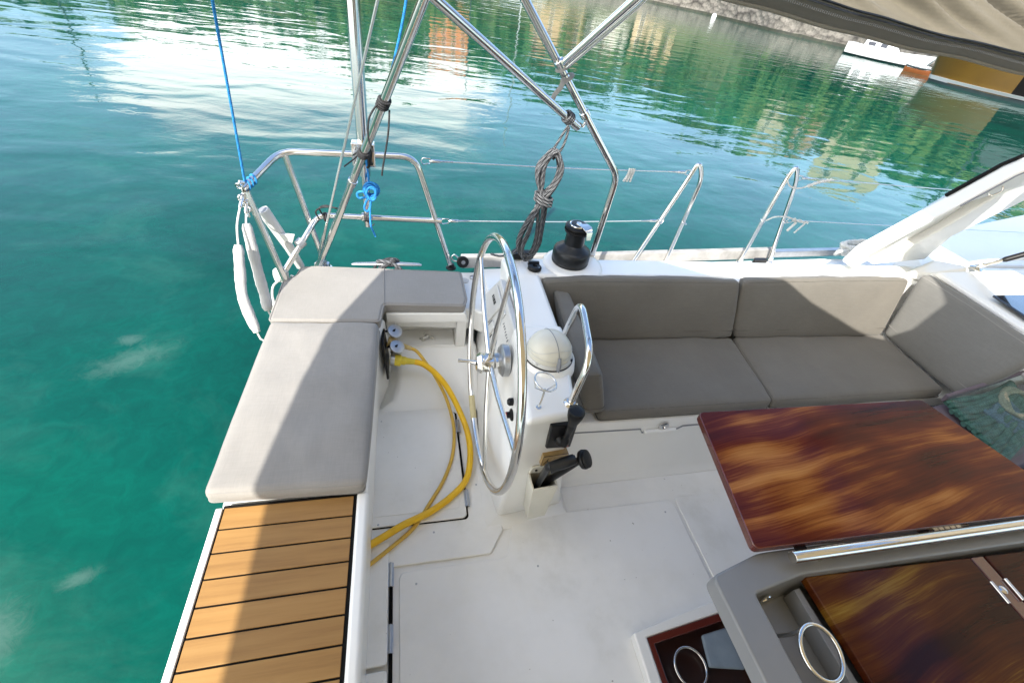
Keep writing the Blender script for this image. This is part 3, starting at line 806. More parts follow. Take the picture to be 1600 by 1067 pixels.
# narrow locker lid along the stern seat with its hinge slot
bm = BM(); prism(bm, rrect(-.24, -.086, .445, .868, .012), .0125, .03); ll = link('locker_lid', bm, SOLE, boat, 30, .005)
bm = BM(); prism(bm, rrect(-.24, -.086, -.30, .43, .012), .0125, .03); link('locker_lid', bm, SOLE, boat, 30, .005)
bm = BM(); box(bm, -.083, -.069, -.4, .872, .0005, .0085); link('hinge_slot', bm, SLOT, boat, 0)
for y in (.745, .525):
    bm = BM(); box(bm, -.089, -.066, y-.045, y+.045, .0125, .016); sweep(bm, [(-.077, y-.045, .017), (-.077, y+.045, .017)], .006, 8)
    link('hinge', bm, ALU, ll, 30)

# stern seat / step with teak
bm = BM(); loft(bm, [[(-.60, -2.2, -.3), (-.17, -2.2, -.3), (-.17, .86, -.3), (-.60, .86, -.3)], [(-.605, -2.2, .425), (-.135, -2.2, .425), (-.135, .86, .425), (-.605, .86, .425)]])
link('stern_step', bm, GEL, boat, 30, .02, 4)
bm = BM(); loft(bm, [[(-.605, -2.2, .4255), (-.585, -2.2, .4255), (-.583, .848, .4255), (-.603, .848, .4255)], [(-.603, -2.2, .456), (-.583, -2.2, .456), (-.581, .848, .456), (-.601, .848, .456)]]); link('step_rim', bm, GEL, boat, 30, .004)
bm = BM(); loft(bm, [[(-.172, -2.2, .4255), (-.13, -2.2, .4255), (-.133, .86, .4255), (-.175, .86, .4255)], [(-.170, -2.2, .457), (-.134, -2.2, .457), (-.137, .86, .457), (-.173, .86, .457)]]); link('step_rim', bm, GEL, boat, 30, .012, 4)
bm = BM(); box(bm, -.582, -.1735, -2.2, .86, .4258, .446); tk = link('teak_bed', bm, RUB, boat, 0)
bm = BM()
W_ = .0735
y = .847; k = 0
while y > -1.2:
    d = -0.00
    vs = box(bm, -.576, -.184, y-W_+.0056, y, .4465, .452)
    y -= W_; k += 1
link('teak_planks', bm, TEAK, tk, 0, .0015, 2)
# little chrome loop on the outside of the stern
bm = BM(); sweep(bm, cr([(-.662, .352, .40), (-.668, .352, .44), (-.674, .375, .462), (-.668, .398, .44), (-.662, .398, .40)], 6), .006, 8)
tag(link('ladder_handle', bm, STEEL, boat, 50), None)

# stern quarter seat: sloping inner wall and shelf
bm = BM()
loft(bm, [[(-.60, .862, -.3), (-.165, .862, -.3), (-.16, 1.5, -.3), (-.075, 1.70, -.3), (-.03, 1.855, -.3), (-.5, 1.95, -.3)],
          [(-.602, .862, .424), (-.142, .862, .424), (-.135, 1.5, .424), (-.128, 1.715, .424), (-.10, 1.855, .424), (-.602, 1.95, .424)]])
link('seat_moulding', bm, GEL, boat, 25, .02, 4)
# deck quarter under the L cushion
bm = BM(); prism(bm, [(-.602, 1.952), (.36, 1.90), (.50, 1.80), (.52, 2.275), (-.50, 2.25), (-.602, 2.05)], .30, .444); link('side_deck', bm, GEL, boat, 30, .015)
bm = BM(); prism(bm, [(.46, 1.80), (6, 1.98), (6, 2.52), (3.2, 2.50), (1.2, 2.335), (.46, 2.268)], .42, .47); link('side_deck', bm, GEL, boat, 30, .01)
bm = BM(); loft(bm, [[(3.36, 1.96, .473), (3.6, 2.28, .473), (4.4, 2.55, .473), (6, 3.0, .473), (6, 1.96, .473)], [(3.36, 1.95, .755), (3.6, 2.24, .755), (4.4, 2.54, .765), (6, 2.98, .78), (6, 1.95, .79)]]); link('side_deck', bm, GEL, boat, 30, .02)
# seat front with the locker under it
bm = BM()
loft(bm, [[(-.095, 1.856, .385), (.33, 1.84, .40), (.33, 1.95, .40), (-.095, 1.95, .385)], [(-.097, 1.852, .452), (.31, 1.838, .462), (.31, 1.95, .462), (-.097, 1.95, .452)]])
link('seat_front', bm, GEL, boat, 30, .008)
bm = BM()   # locker box: back and cheeks
box(bm, -.06, .30, 2.02, 2.05, .18, .384); box(bm, -.10, -.05, 1.87, 2.05, .17, .384); box(bm, .275, .33, 1.87, 2.05, .17, .40); box(bm, -.05, .275, 1.875, 2.02, .16, .205)
link('locker_recess', bm, GEL, boat, 30, .008)
bm = BM(); sweep(bm, cr([(.08, 1.93, .212), (.10, 1.91, .235), (.13, 1.94, .225), (.16, 1.92, .214)], 5), .006, 7); sweep(bm, cr([(.09, 1.91, .214), (.12, 1.93, .222), (.10, 1.95, .235)], 5), .006, 7)
link('lashing', bm, ROPEW, boat, 50)
# sloping riser from the sole up to the locker
bm = BM()
loft(bm, [[(-.17, 1.55, .0005), (-.06, 1.62, .035), (-.04, 1.72, .10), (-.04, 1.875, .205), (-.04, 2.02, .158), (-.17, 1.9, -.05)],
          [(.40, 1.55, .0005), (.40, 1.62, .035), (.40, 1.72, .10), (.40, 1.875, .205), (.40, 2.02, .158), (.40, 1.9, -.05)]])
link('riser', bm, GEL, boat, 25, .02, 4)

# toe rail of weathered wood with a white cap at the bow end
WOODG = varied('weathered_wood', (0.36, 0.35, 0.335), (0.20, 0.195, 0.185), 0.8, scale=9, bs=.3, bscale=80)
bm = BM()
P = [(.33, 2.285), (1.0, 2.335), (2.0, 2.43), (2.72, 2.50)]
loft(bm, [[(x, y-.022, .47), (x, y+.03, .47), (x, y+.025, .545), (x, y-.016, .545)] for x, y in P])
link('toe_rail', bm, WOODG, boat, 30, .006)
bm = BM()
loft(bm, [[(x, y-.024, .475), (x, y+.03, .475), (x, y+.03, .525), (x, y-.018, .525)] for x, y in ((2.722, 2.50), (3.6, 2.58), (5.5, 2.60))])
link('toe_rail', bm, ALU, boat, 30, .006)

# coaming and helm arm
bm = BM()
loft(bm, [[(.52, 1.73, .30), (.60, 1.73, .30), (6, 1.86, .30), (6, 2.05, .30), (1.6, 1.99, .30), (.52, 1.97, .30)],
          [(.48, 1.72, .78), (.62, 1.715, .785), (6, 1.80, .78), (6, 1.95, .76), (1.6, 1.925, .765), (.47, 1.90, .775)]])
link('coaming', bm, GEL, boat, 25, .025, 4)
# winch pod
bm = BM(); lathe(bm, [(.17, -.08), (.155, .0), (.147, .012), (.13, .018), (0, .018)], (.835, 1.83, .777)); link('winch_pod', bm, GEL, boat, 45)
# helm arm joining pedestal and coaming
bm = BM()
loft(bm, [[(.34, 1.10, .0), (.74, 1.10, .0), (.78, 1.74, .0), (.40, 1.99, .0)],
          [(.385, 1.12, .45), (.68, 1.12, .45), (.74, 1.74, .45), (.43, 1.98, .45)],
          [(.452, 1.12, .80), (.60, 1.12, .81), (.632, 1.735, .785), (.475, 1.76, .78)]])
link('helm_arm', bm, GEL, boat, 25, .02, 4)
# slanted instrument panel on the aft face of the arm
def onp(u, v, d=0):
    """u along the arm (0 near, 1 far), v up the slope, d proud of it"""
    A, B, C, D = V((.388, 1.30, .50)), V((.423, 1.93, .50)), V((.450, 1.70, .77)), V((.438, 1.22, .785))
    p = A*(1-u)*(1-v)+B*u*(1-v)+C*u*v+D*(1-u)*v
    nn = (B-A).cross(D-A).normalized(); nn = nn if nn.x < 0 else -nn
    return p+nn*(d+.012)
def patch(bm, u0, u1, v0, v1, d, th=.006):
    loft(bm, [[onp(u0, v0, d-th), onp(u1, v0, d-th), onp(u1, v1, d-th), onp(u0, v1, d-th)], [onp(u0, v0, d), onp(u1, v0, d), onp(u1, v1, d), onp(u0, v1, d)]])
bm = BM(); patch(bm, .0, 1.0, -.1, 1.0, .004, .03); ip = link('instrument_panel', bm, WHITEP, boat, 30, .008)
bm = BM(); patch(bm, .60, .93, .15, .9, .016, .012); dsp = link('instrument_cover', bm, WHITEP, ip, 30, .006)
for i, (a, b) in enumerate(((.70, .735), (.742, .777), (.785, .80), (.81, .835))):
    bm = BM(); patch(bm, a, b, .62, .72, .0172, .001); link('lettering', bm, BLACK, dsp, 0)
bm = BM(); patch(bm, .575, .588, .12, .92, .006, .002); link('panel_gap', bm, SLOT, ip, 0)
bm = BM(); patch(bm, .46, .56, .1, .42, .014, .01); link('switch_plate', bm, WHITEP, ip, 30, .004)
bm = BM(); patch(bm, .46, .56, .47, .9, .012, .01); link('switch_plate', bm, WHITEP, ip, 30, .004)
bm = BM(); patch(bm, .43, .445, .05, .45, .006, .002); link('panel_gap', bm, SLOT, ip, 0)
# faint script lettering moulded on the lower panel
rr = random.Random(5)
for i in range(7):
    u0 = .40-.036*i
    bm = BM()
    zz = [onp(u0-.008*j/2, .70+.055*(j % 2)+.02*rr.random(), .006) for j in range(4)]
    sweep(bm, zz, .0011, 5); link('script_letter', bm, GREYP, ip, 0)
# pedestal
bm = BM()
loft(bm, [[(.385, .935, 0), (.70, .965, 0), (.76, 1.26, 0), (.34, 1.26, 0)],
          [(.375, .90, .2), (.645, .925, .2), (.70, 1.26, .2), (.35, 1.26, .2)],
          [(.362, .862, .58), (.575, .89, .58), (.625, 1.26, .58), (.362, 1.26, .58)],
          [(.358, .808, .835), (.535, .838, .838), (.598, 1.26, .86), (.405, 1.26, .86)]])
ped = link('pedestal', bm, GEL, boat, 25, .022, 5)
bm = BM(); lathe(bm, [(.105, -.03), (.098, .006), (.092, .012), (0, .012)], (.492, 1.085, .852)); link('compass_plinth', bm, GEL, ped, 45)
bm = BM(); loft(bm, [[(.30, .86, .0004), (.72, .90, .0004), (.72, 1.2, .0004), (.30, 1.2, .0004)], [(.33, .895, .014), (.70, .93, .014), (.70, 1.2, .014), (.33, 1.2, .014)]]); link('pedestal_fillet', bm, GEL, ped, 40, .006)
# shaft boss on the aft face
bm = BM(); lathe(bm, [(.062, 0), (.062, .022), (.052, .03), (.03, .032), (.03, .052), (0, .052)], (.374, 1.172, .757), (-1, 0, 0)); link('shaft_boss', bm, ALU, ped, 40)
bm = BM(); lathe(bm, [(.014, 0), (.014, .014), (.008, .02), (0, .02)], (.362, .985, .735), (-1, 0, 0), 16); link('push_button', bm, BLACK, ped, 40)
bm = BM(); lathe(bm, [(.022, 0), (.022, .006), (.012, .01), (.012, .022), (0, .024)], (.362, .962, .692), (-1, 0, 0), 20); rb = link('engine_stop_button', bm, BLACK, ped, 40)
bm = BM(); lathe(bm, [(.010, 0), (.010, .006), (0, .007)], (.339, .962, .694), (-1, 0, 0), 16); link('red_cap', bm, RED, rb, 40)
# throttle plate on the near face (two slightly different planes, broken at z = .58)
NU = V((.1276, -.9707, -.2036)); NL = V((.0918, -.9911, -.0960))
def onf(x, z, d=0, up=True):
    A, n = (V((.362, .862, .58)), NU) if up else (V((.375, .90, .2)), NL)
    return V((x, A.y-(n.x*(x-A.x)+n.z*(z-A.z))/n.y, z))+n*d
def fq(bm, xz, d, th, up=True):
    loft(bm, [[onf(x, z, d-th, up) for x, z in xz], [onf(x, z, d, up) for x, z in xz]])
bm = BM(); fq(bm, [(.474, .618), (.582, .584), (.548, .782), (.446, .802)], .009, .02); tp = link('throttle_plate', bm, BLACK, ped, 30, .006)
bm = BM(); c = onf(.513, .690, .006); lathe(bm, [(.026, 0), (.026, .018), (.019, .026), (0, .026)], c, NU, 24); link('throttle_pivot', bm, BLACK, tp, 45)
a = onf(.513, .690, .03)
bm = BM(); sweep(bm, cr([a, a+V((.0, -.004, .05)), V((.507, .806, .80)), V((.505, .80, .845))], 5), .012, 12, rads=[.016]*4+[.011+.0003*i for i in range(12)]); lv = link('throttle_lever', bm, BLACK, tp, 50)
bm = BM(); b0 = V((.506, .802, .825)); sweep(bm, [b0, b0+V((-.001, -.002, .02)), b0+V((-.002, -.003, .045)), b0+V((-.003, -.004, .068)), b0+V((-.003, -.004, .074)), b0+V((-.003, -.004, .077))], .02, 18, rads=[.013, .018, .0245, .027, .024, .012]); link('throttle_knob', bm, BLACK, lv, 50)
bm = BM(); lathe(bm, [(.009, 0), (.009, .018), (0, .02)], onf(.540, .640, .006), NU, 12); link('throttle_button', bm, RED, tp, 45)
SQ = [(.479, .498), (.584, .492), (.577, .560), (.477, .566)]
bm = BM(); fq(bm, SQ, .0125, .03, False); st_ = link('warning_sticker', bm, BRASS, ped, 0)
INK = mat('sticker_ink', (.2, .13, .05), .6)
bm = BM(); sweep(bm, [onf(x, z, .0127, False) for x, z in SQ], .0012, 4, True); link('sticker_edge', bm, BLACK, st_, 0)
bm = BM(); sweep(bm, [onf(.488, .510, .0128, False), onf(.512, .509, .0128, False), onf(.500, .545, .0128, False)], .0014, 5, True); sweep(bm, [onf(.500, .516, .0128, False), onf(.500, .531, .0128, False)], .0015, 5); link('warning_triangle', bm, BLACK, st_, 0)
for i in range(4):
    bm = BM(); z = .508+i*.012; sweep(bm, [onf(.522, z, .0127, False), onf(.568-.012*(i % 2), z-.002, .0127, False)], .001, 4); link('sticker_text', bm, INK, st_, 0)

# settee base
bm = BM()
loft(bm, [[(.70, 1.04, .0004), (3.2, 1.06, .0004), (3.2, 1.75, .0004), (.70, 1.75, .0004)],
          [(.70, 1.075, .03), (3.2, 1.095, .03), (3.2, 1.75, .03), (.70, 1.75, .03)],
          [(.70, 1.11, .14), (3.2, 1.12, .14), (3.2, 1.75, .14), (.70, 1.75, .14)],
          [(.70, 1.115, .405), (3.2, 1.125, .405), (3.2, 1.75, .405), (.70, 1.75, .405)]])
sb_ = link('settee_base', bm, GEL, boat, 25, .012, 4)
bm = BM(); sweep(bm, [(.72, 1.113, .345), (1.06, 1.113, .337), (1.075, 1.113, .31), (1.25, 1.113, .312), (1.285, 1.113, .338), (1.9, 1.114, .342), (3.0, 1.118, .345)], .0035, 6); link('locker_seam', bm, GREYP, sb_, 0)
bm = BM(); box(bm, 1.08, 1.25, 1.096, 1.118, .308, .334); link('finger_pull', bm, GEL, sb_, 30, .01)
bm = BM(); lathe(bm, [(.026, 0), (.026, .004), (.018, .008), (.01, .008), (.006, .003), (0, .003)], (1.172, 1.110, .352), (0, -1, 0), 28); link('locker_latch', bm, STEEL, sb_, 40)
bm = BM(); box(bm, .70, 3.2, 1.70, 1.80, .40, .77); link('seat_back_moulding', bm, GEL, boat, 30, .01)
# forward end: cabin top behind the settee's end cushion
bm = BM()
loft(bm, [[(3.02, 1.08, .3), (6, 1.08, .3), (6, 1.82, .3), (3.10, 1.76, .3)], [(3.0, 1.08, .855), (6, 1.08, .93), (6, 1.82, .92), (3.09, 1.74, .84)]])
ct = link('cabin_top', bm, GEL, boat, 25, .03, 5)
bm = BM()
loft(bm, [[(3.012, 1.03, .848), (3.06, 1.03, .848), (3.11, 1.70, .838), (3.06, 1.70, .838)], [(3.006, 1.03, .872), (3.06, 1.03, .876), (3.115, 1.68, .866), (3.07, 1.69, .862)]])
link('cabin_rim', bm, GEL, ct, 30, .008, 3)
bm = BM()
loft(bm, [[(3.12, 1.10, .87), (4.4, 1.10, .905), (4.4, 1.42, .900), (3.17, 1.44, .866)], [(3.12, 1.10, .884), (4.4, 1.10, .918), (4.4, 1.42, .913), (3.17, 1.44, .879)]])
link('deck_window', bm, GLASS, ct, 20, .006)
bm = BM(); sweep(bm, cr([(3.3, 1.79, .80), (3.6, 1.83, .86), (4.3, 1.86, .89), (5.5, 1.86, .93)], 6), .012, 8); link('deck_bead', bm, GEL, boat, 40)
# windscreen frame rising forward from the coaming
bm = BM()
def arm(y, ins):
    up = [(2.59, .80), (2.62, .915), (3.005, 1.235), (3.218, 1.42), (3.75, 1.72), (4.4, 1.98), (5.2, 2.2)]
    lo = [(5.2, 2.02), (4.4, 1.80), (3.75, 1.55), (3.355, 1.325), (3.12, 1.06), (2.945, .905), (2.80, .80)]
    return [(x, y+ (0 if i < 7 else .11+ins), z) for i, (x, z) in enumerate(up+lo)]
loft(bm, [arm(1.80, .0), arm(1.90, .02)])
wf = link('windscreen_frame', bm, GEL, boat, 25, .018, 4)
bm = BM()
loft(bm, [[(2.80, 1.86, .80), (2.945, 1.86, .905), (3.12, 1.86, 1.06), (3.355, 1.86, 1.325), (3.75, 1.86, 1.55), (4.4, 1.86, 1.80), (4.4, 1.97, 1.50), (3.85, 1.97, 1.27), (3.62, 1.96, 1.12), (3.40, 1.95, .96), (3.32, 1.94, .80)],
          [(2.80, 1.99, .80), (2.945, 1.99, .905), (3.12, 1.99, 1.06), (3.355, 1.99, 1.325), (3.75, 1.99, 1.55), (4.4, 1.99, 1.80), (4.4, 2.02, 1.50), (3.85, 2.02, 1.27), (3.62, 2.02, 1.12), (3.40, 2.02, .96), (3.32, 2.02, .80)]])
link('frame_web', bm, GEL, wf, 25, .015, 4)
bm = BM(); sweep(bm, [(3.0, 1.90, 1.24), (3.218, 1.90, 1.428), (3.75, 1.90, 1.73), (4.4, 1.90, 1.99)], .011, 8); link('window_gasket', bm, RUB, wf, 50)
bm = BM(); sweep(bm, [(3.005, 1.80, 1.222), (3.218, 1.80, 1.405), (3.75, 1.80, 1.705), (4.4, 1.80, 1.97)], .004, 8); link('window_gasket', bm, GREYP, wf, 50)
bm = BM(); sweep(bm, cr([(3.13, 1.80, 1.30), (3.14, 1.785, 1.295), (3.18, 1.785, 1.325), (3.185, 1.80, 1.345)], 4), .005, 8); link('frame_loop', bm, STEEL, wf, 50)
# coaming corner pad next to the end cushion
bm = BM(); loft(bm, [[(2.93, 1.78, .775), (3.10, 1.70, .775), (3.5, 1.75, .775), (3.3, 1.92, .775)], [(3.00, 1.77, .815), (3.10, 1.725, .835), (3.5, 1.76, .86), (3.3, 1.88, .84)]]); link('coaming_corner', bm, GEL, boat, 30, .02, 4)

# deck table: base, grey top with a recess, folding leaves
TZ = .70
table = thing('cockpit_table', 'grey cockpit table with a varnished mahogany folding leaf, steel grab bar and cup ring', 'table', None, (1.6, .1, 0))
def T(o): return at(o, table)
bm = BM(); loft(bm, [[(1.25, -.25, .0075), (2.6, -.25, .0075), (2.6, .18, .0075), (1.25, .18, .0075)], [(1.05, -.4, .578), (2.8, -.4, .578), (2.8, .28, .578), (1.05, .28, .578)]]); T(link('pedestal_base', bm, TBASE, None, 25, .02, 4))
# rim of the top: a ring with rounded outline round the recess
def rim_outline():
    o = fillet([(.815, -1.0, 0), (.812, .352, 0), (.99, .392, 0), (3.0, .368, 0), (3.0, -1.0, 0)], .022, 5)
    return [(p.x, p.y) for p in o]
out = rim_outline()
inn = [(p.x, p.y) for p in fillet([(.897, -.95, 0), (.912, .292, 0), (1.09, .318, 0), (2.9, .275, 0), (2.9, -.95, 0)], .014, 5)]
bm = BM()
n = len(out)
lo = [bm.verts.new((x, y, TZ-.055)) for x, y in out]; ho = [bm.verts.new((x, y, TZ)) for x, y in out]
hi = [bm.verts.new((x, y, TZ)) for x, y in inn]; li = [bm.verts.new((x+.012, y-.012 if y > 0 else y, TZ-.115)) for x, y in inn]
for A, B in ((lo, ho), (ho, hi), (hi, li)):
    for k in range(n):
        j = (k+1) % n
        bm.faces.new((A[k], A[j], B[j], B[k]))
bm.faces.new(li)
top = T(link('table_top', bm, TBASE, None, 25, .008, 3))
bm = BM(); prism(bm, [(1.076, -.95), (1.098, -.95), (1.098, .298), (1.076, .296)], TZ-.114, TZ-.052); T(link('fiddle', bm, TBASE, None, 30, .002))
bm = BM(); prism(bm, [(1.108, -.9), (1.655, -.9), (1.730, .288), (1.112, .316)], TZ-.05, TZ-.022); T(link('table_leaf', bm, MAHO2, None, 30, .004))
bm = BM(); prism(bm, [(1.662, -.9), (1.712, -.9), (1.787, .2865), (1.737, .2878)], TZ-.05, TZ-.024); ctr = T(link('centre_board', bm, MAHOP, None, 30, .003))
bm = BM(); prism(bm, [(1.719, -.9), (2.5, -.9), (2.6, .25), (1.794, .2862)], TZ-.05, TZ-.022); T(link('table_leaf', bm, MAHO2, None, 30, .004))
for x in (1.715, 1.776):
    bm = BM(); sweep(bm, [(x, .155, TZ-.019), (x+.006, .215, TZ-.019)], .0055, 8); T(link('leaf_hinge', bm, STEEL, None, 50))
bm = BM(); lathe(bm, [(.012, 0), (.012, .004), (.007, .007), (0, .007)], (1.742, .19, TZ-.024), seg=20); T(link('leaf_catch', bm, STEEL, None, 50))
# raised outer leaf
bm = BM()
prism(bm, [(p.x, p.y) for p in fillet([(.945, .385, 0), (1.038, .874, 0), (2.11, .861, 0), (2.26, .352, 0)], .022, 4, True)], .722, .752)
lf_ = T(link('table_leaf', bm, MAHO, None, 30, .005, 3))
lf_.data.materials.append(MAHOP)
for p_ in lf_.data.polygons:
    if abs(p_.normal.z) < .5: p_.material_index = 1
for x0 in (1.15, 1.62):
    bm = BM()
    for i in range(5):
        box(bm, x0+i*.024, x0+i*.024+.018, .352, .372, .718, .729)
    sweep(bm, [(x0-.01, .362, .722), (x0+.15, .362, .722)], .006, 8)
    T(link('hinge', bm, STEEL, None, 40))
    bm = BM(); box(bm, x0-.05, x0-.012, .362, .385, .716, .7215); T(link('hinge_shim', bm, BLACK, None, 0))
bm = BM(); sweep(bm, [(1.052, .352, .742), (2.6, .326, .742)], .0165, 20); gb = T(link('grab_bar', bm, STEEL, None, 50, .002))
for x in (1.17, 1.9):
    bm = BM(); sweep(bm, [(x, .352-.017*(x-1.05)/1.5-.004, .732), (x, .348, .695)], .006, 10); T(link('bar_bracket', bm, STEEL, None, 50))
bm = BM(); ring(bm, (1.003, .141, .70), (.12, -.22, 1), .060, .0055); T(link('cup_ring', bm, STEEL, None, 50))
bm = BM(); sweep(bm, [(.972, .205, .615), (.985, .195, .66), (.992, .196, .694)], .005, 8); lathe(bm, [(.014, 0), (.014, .012), (0, .014)], (.972, .205, .586), seg=16); T(link('ring_post', bm, ALU, None, 50))
bm = BM(); ring(bm, (.975, .288, .645), (.1, -1, 0), .0155, .0032, 24, 6); gg = T(link('socket_rim', bm, STEEL, None, 50))
bm = BM(); lathe(bm, [(.0145, 0), (0, .0008)], (.975, .2895, .645), (.1, -1, 0), seg=20); T(link('socket_hole', bm, SLOT, None, 0))

# open mahogany lined floor bin by the table
binr = thing('floor_bin', 'open mahogany lined bin in a white coaming beside the table foot, steel ring inside', 'storage bin', None, (1.1, .2, 0))
def B(o): return at(o, binr)
def frame(bm, o, i, z0, z1):
    n = 4
    a = [[bm.verts.new((x, y, z)) for x, y in p] for p, z in ((o, z0), (o, z1), (i, z1), (i, z0))]
    for A, C in zip(a, a[1:]+a[:1]):
        for k in range(n):
            bm.faces.new((A[k], A[(k+1) % n], C[(k+1) % n], C[k]))
bm = BM(); frame(bm, [(.80, -.4), (1.26, -.4), (1.26, .46), (.815, .395)], [(.848, -.35), (1.245, -.35), (1.245, .412), (.862, .374)], .0075, .055); B(link('white_coaming', bm, GEL, None, 30, .012, 4))
bm = BM(); frame(bm, [(.849, -.349), (1.244, -.349), (1.244, .411), (.863, .373)], [(.872, -.33), (1.225, -.33), (1.225, .382), (.886, .350)], .0076, .049); B(link('mahogany_frame', bm, MAHOP, None, 30, .003))
# the well itself stands on the sole, its floor dark mahogany
bm = BM(); prism(bm, [(.872, -.33), (1.225, -.33), (1.225, .382), (.886, .350)], .0078, .012); B(link('bin_floor', bm, mat('dark_mahogany', (.018, .006, .004), .3, 0, **{'Coat Weight': .6}), None, 0))
bm = BM(); ring(bm, (1.000, .262, .030), (.05, -.08, 1), .062, .005); B(link('cup_ring', bm, STEEL, None, 50))
bm = BM(); prism(bm, [(1.075, .25), (1.215, .22), (1.215, .36), (1.10, .352)], .0125, .03); B(link('folded_cloth', bm, varied('grey_blue_cloth', (.22, .27, .31), (.16, .2, .24), .8, scale=12), None, 30, .008))

# ------------------------------------------------------------------ helm gear
WC = V((.302, 1.159, .761)); WR = .458
def wp(a, r, off=0):
    return V((WC.x+.02*r*math.sin(a)+off, WC.y+r*math.cos(a), WC.z+r*math.sin(a)))
t = thing('steering_wheel', 'large polished steel steering wheel with five spokes on the white helm pedestal', 'steering wheel', None, WC)
bm = BM(); sweep(bm, [wp(2*math.pi*k/96, WR) for k in range(96)], .0132, 16, True); at(link('rim', bm, STEEL, None, 60), t)
for d in (28, 100, 172, 244, 316):
    a = R(d); bm = BM(); sweep(bm, [wp(a, .03, .0), wp(a, .2, -.004), wp(a, WR-.010, 0)], .009, 14, rads=[.0105, .0092, .0082]); at(link('spoke', bm, STEEL, None, 60), t)
bm = BM(); lathe(bm, [(.030, -.05), (.040, -.035), (.040, -.028), (.036, -.026), (.036, .012), (.026, .02), (.022, .045), (0, .045)], WC, (1, 0, 0), 8); hb = at(link('hub', bm, STEEL, None, 30, .003), t)
bm = BM(); lathe(bm, [(.026, .046), (.026, .066), (0, .066)], WC, (1, 0, 0), 24); at(link('hub_seal', bm, BLACK, None, 40), t)
bm = BM(); sweep(bm, [WC+V((-.05, 0, 0)), WC+V((-.075, .01, 0)), WC+V((-.115, .012, .004))], .006, 10, rads=[.010, .006, .0075]); at(link('brake_handle', bm, STEEL, None, 50), t)
bm = BM(); sweep(bm, [wp(R(a), WR) for a in range(282, 297, 2)], .0140, 16); at(link('centre_mark', bm, mat('tape_mark', (.45, .38, .2), .6), None, 60), t)

cc = V((.492, 1.085, .864))
t = thing('compass', 'cream domed binnacle compass cover with dark seam and grey clip on the pedestal top', 'compass', None, cc)
bm = BM(); lathe(bm, [(.087, 0.001), (.087, .012), (.082, .018), (.0, .018)], cc, seg=48); at(link('base_ring', bm, WHITEP, None, 40), t)
bm = BM(); lathe(bm, [(.0895, .0), (.0895, .004), (.05, .0045)], cc, seg=48); at(link('gasket', bm, BLACK, None, 40), t)
q = Matrix.Rotation(R(8), 3, 'X')
bm = BM(); lathe(bm, [(.080, .015)]+[(.080*math.cos(R(x))**.9, .02+.072*math.sin(R(x))) for x in range(0, 90, 6)]+[(0, .092)], cc, seg=48); cov = at(link('cover', bm, CREAM, None, 50), t)
def dome(a, b):   # a = azimuth, b = elevation
    return cc+V((.0805*math.cos(R(b))**.9*math.cos(R(a)), .0805*math.cos(R(b))**.9*math.sin(R(a)), .02+.0725*math.sin(R(b))))
bm = BM(); sweep(bm, [dome(-82, b) for b in range(0, 90, 5)]+[dome(98, b) for b in range(90, -1, -5)], .0013, 6); at(link('seam', bm, GREYP, None, 50), t)
bm = BM(); sweep(bm, [dome(a, 18+24*math.sin(R((a+172)))**2*1.0) for a in range(-172, 9, 6)], .0012, 6); at(link('moulded_line', bm, WHITEP, None, 50), t)
bm = BM(); sweep(bm, [dome(a, 12) for a in range(0, 360, 8)], .001, 6, True); at(link('moulded_line', bm, WHITEP, None, 50), t)
bm = BM(); p = dome(-82, 4); sweep(bm, [p+V((0, -.004, -.018)), p+V((0, -.007, .002)), p+V((0, .006, .024))], .015, 14, rads=[.014, .015, .012], flat=(1, .45)); at(link('clip', bm, GREYP, None, 50), t)
for a in (-135, -35):
    bm = BM(); lathe(bm, [(.006, 0), (.006, .005), (0, .006)], cc+V((.084*math.cos(R(a)), .084*math.sin(R(a)), .012)), seg=12); at(link('screw', bm, BLACK if a > -90 else WHITEP, None, 40), t)

rc = V((.432, .917, .905))
t = thing('cup_holder', 'small folding steel cup ring on the pedestal top in front of the compass', 'cup holder', None, (.412, .868, .84))
bm = BM(); ring(bm, rc, (.25, -.1, 1), .038, .0030, 36, 8); at(link('ring', bm, STEEL, None, 50), t)
bm = BM(); sweep(bm, [(.408, .868, .838), (.414, .872, .87), rc+V((-.012, -.036, .006))], .0032, 8); lathe(bm, [(.009, 0), (.009, .005), (0, .008)], (.408, .868, .836), seg=14); at(link('post', bm, STEEL, None, 50), t)
bm = BM(); sweep(bm, [rc+V((-.037, .004, .01)), rc+V((-.030, .0, -.028)), rc+V((0, -.01, -.035)), rc+V((.030, .004, -.03)), rc+V((.037, -.002, -.012))], .0024, 8); at(link('cradle', bm, STEEL, None, 50), t)

t = thing('grab_rail', 'bent thick polished steel grab rail beside the compass on the pedestal', 'rail', None, (.52, .875, .84))
bm = BM(); sweep(bm, fillet([(.520, .878, .835), (.552, .90, 1.02), (.592, 1.155, 1.055), (.588, 1.20, .85)], .075, 8), .0118, 16); at(link('tube', bm, STEEL, None, 60), t)
bm = BM(); lathe(bm, [(.024, 0), (.024, .004), (.016, .009), (.0148, .012)], (.519, .876, .838), seg=24); at(link('flange', bm, STEEL, None, 45), t)

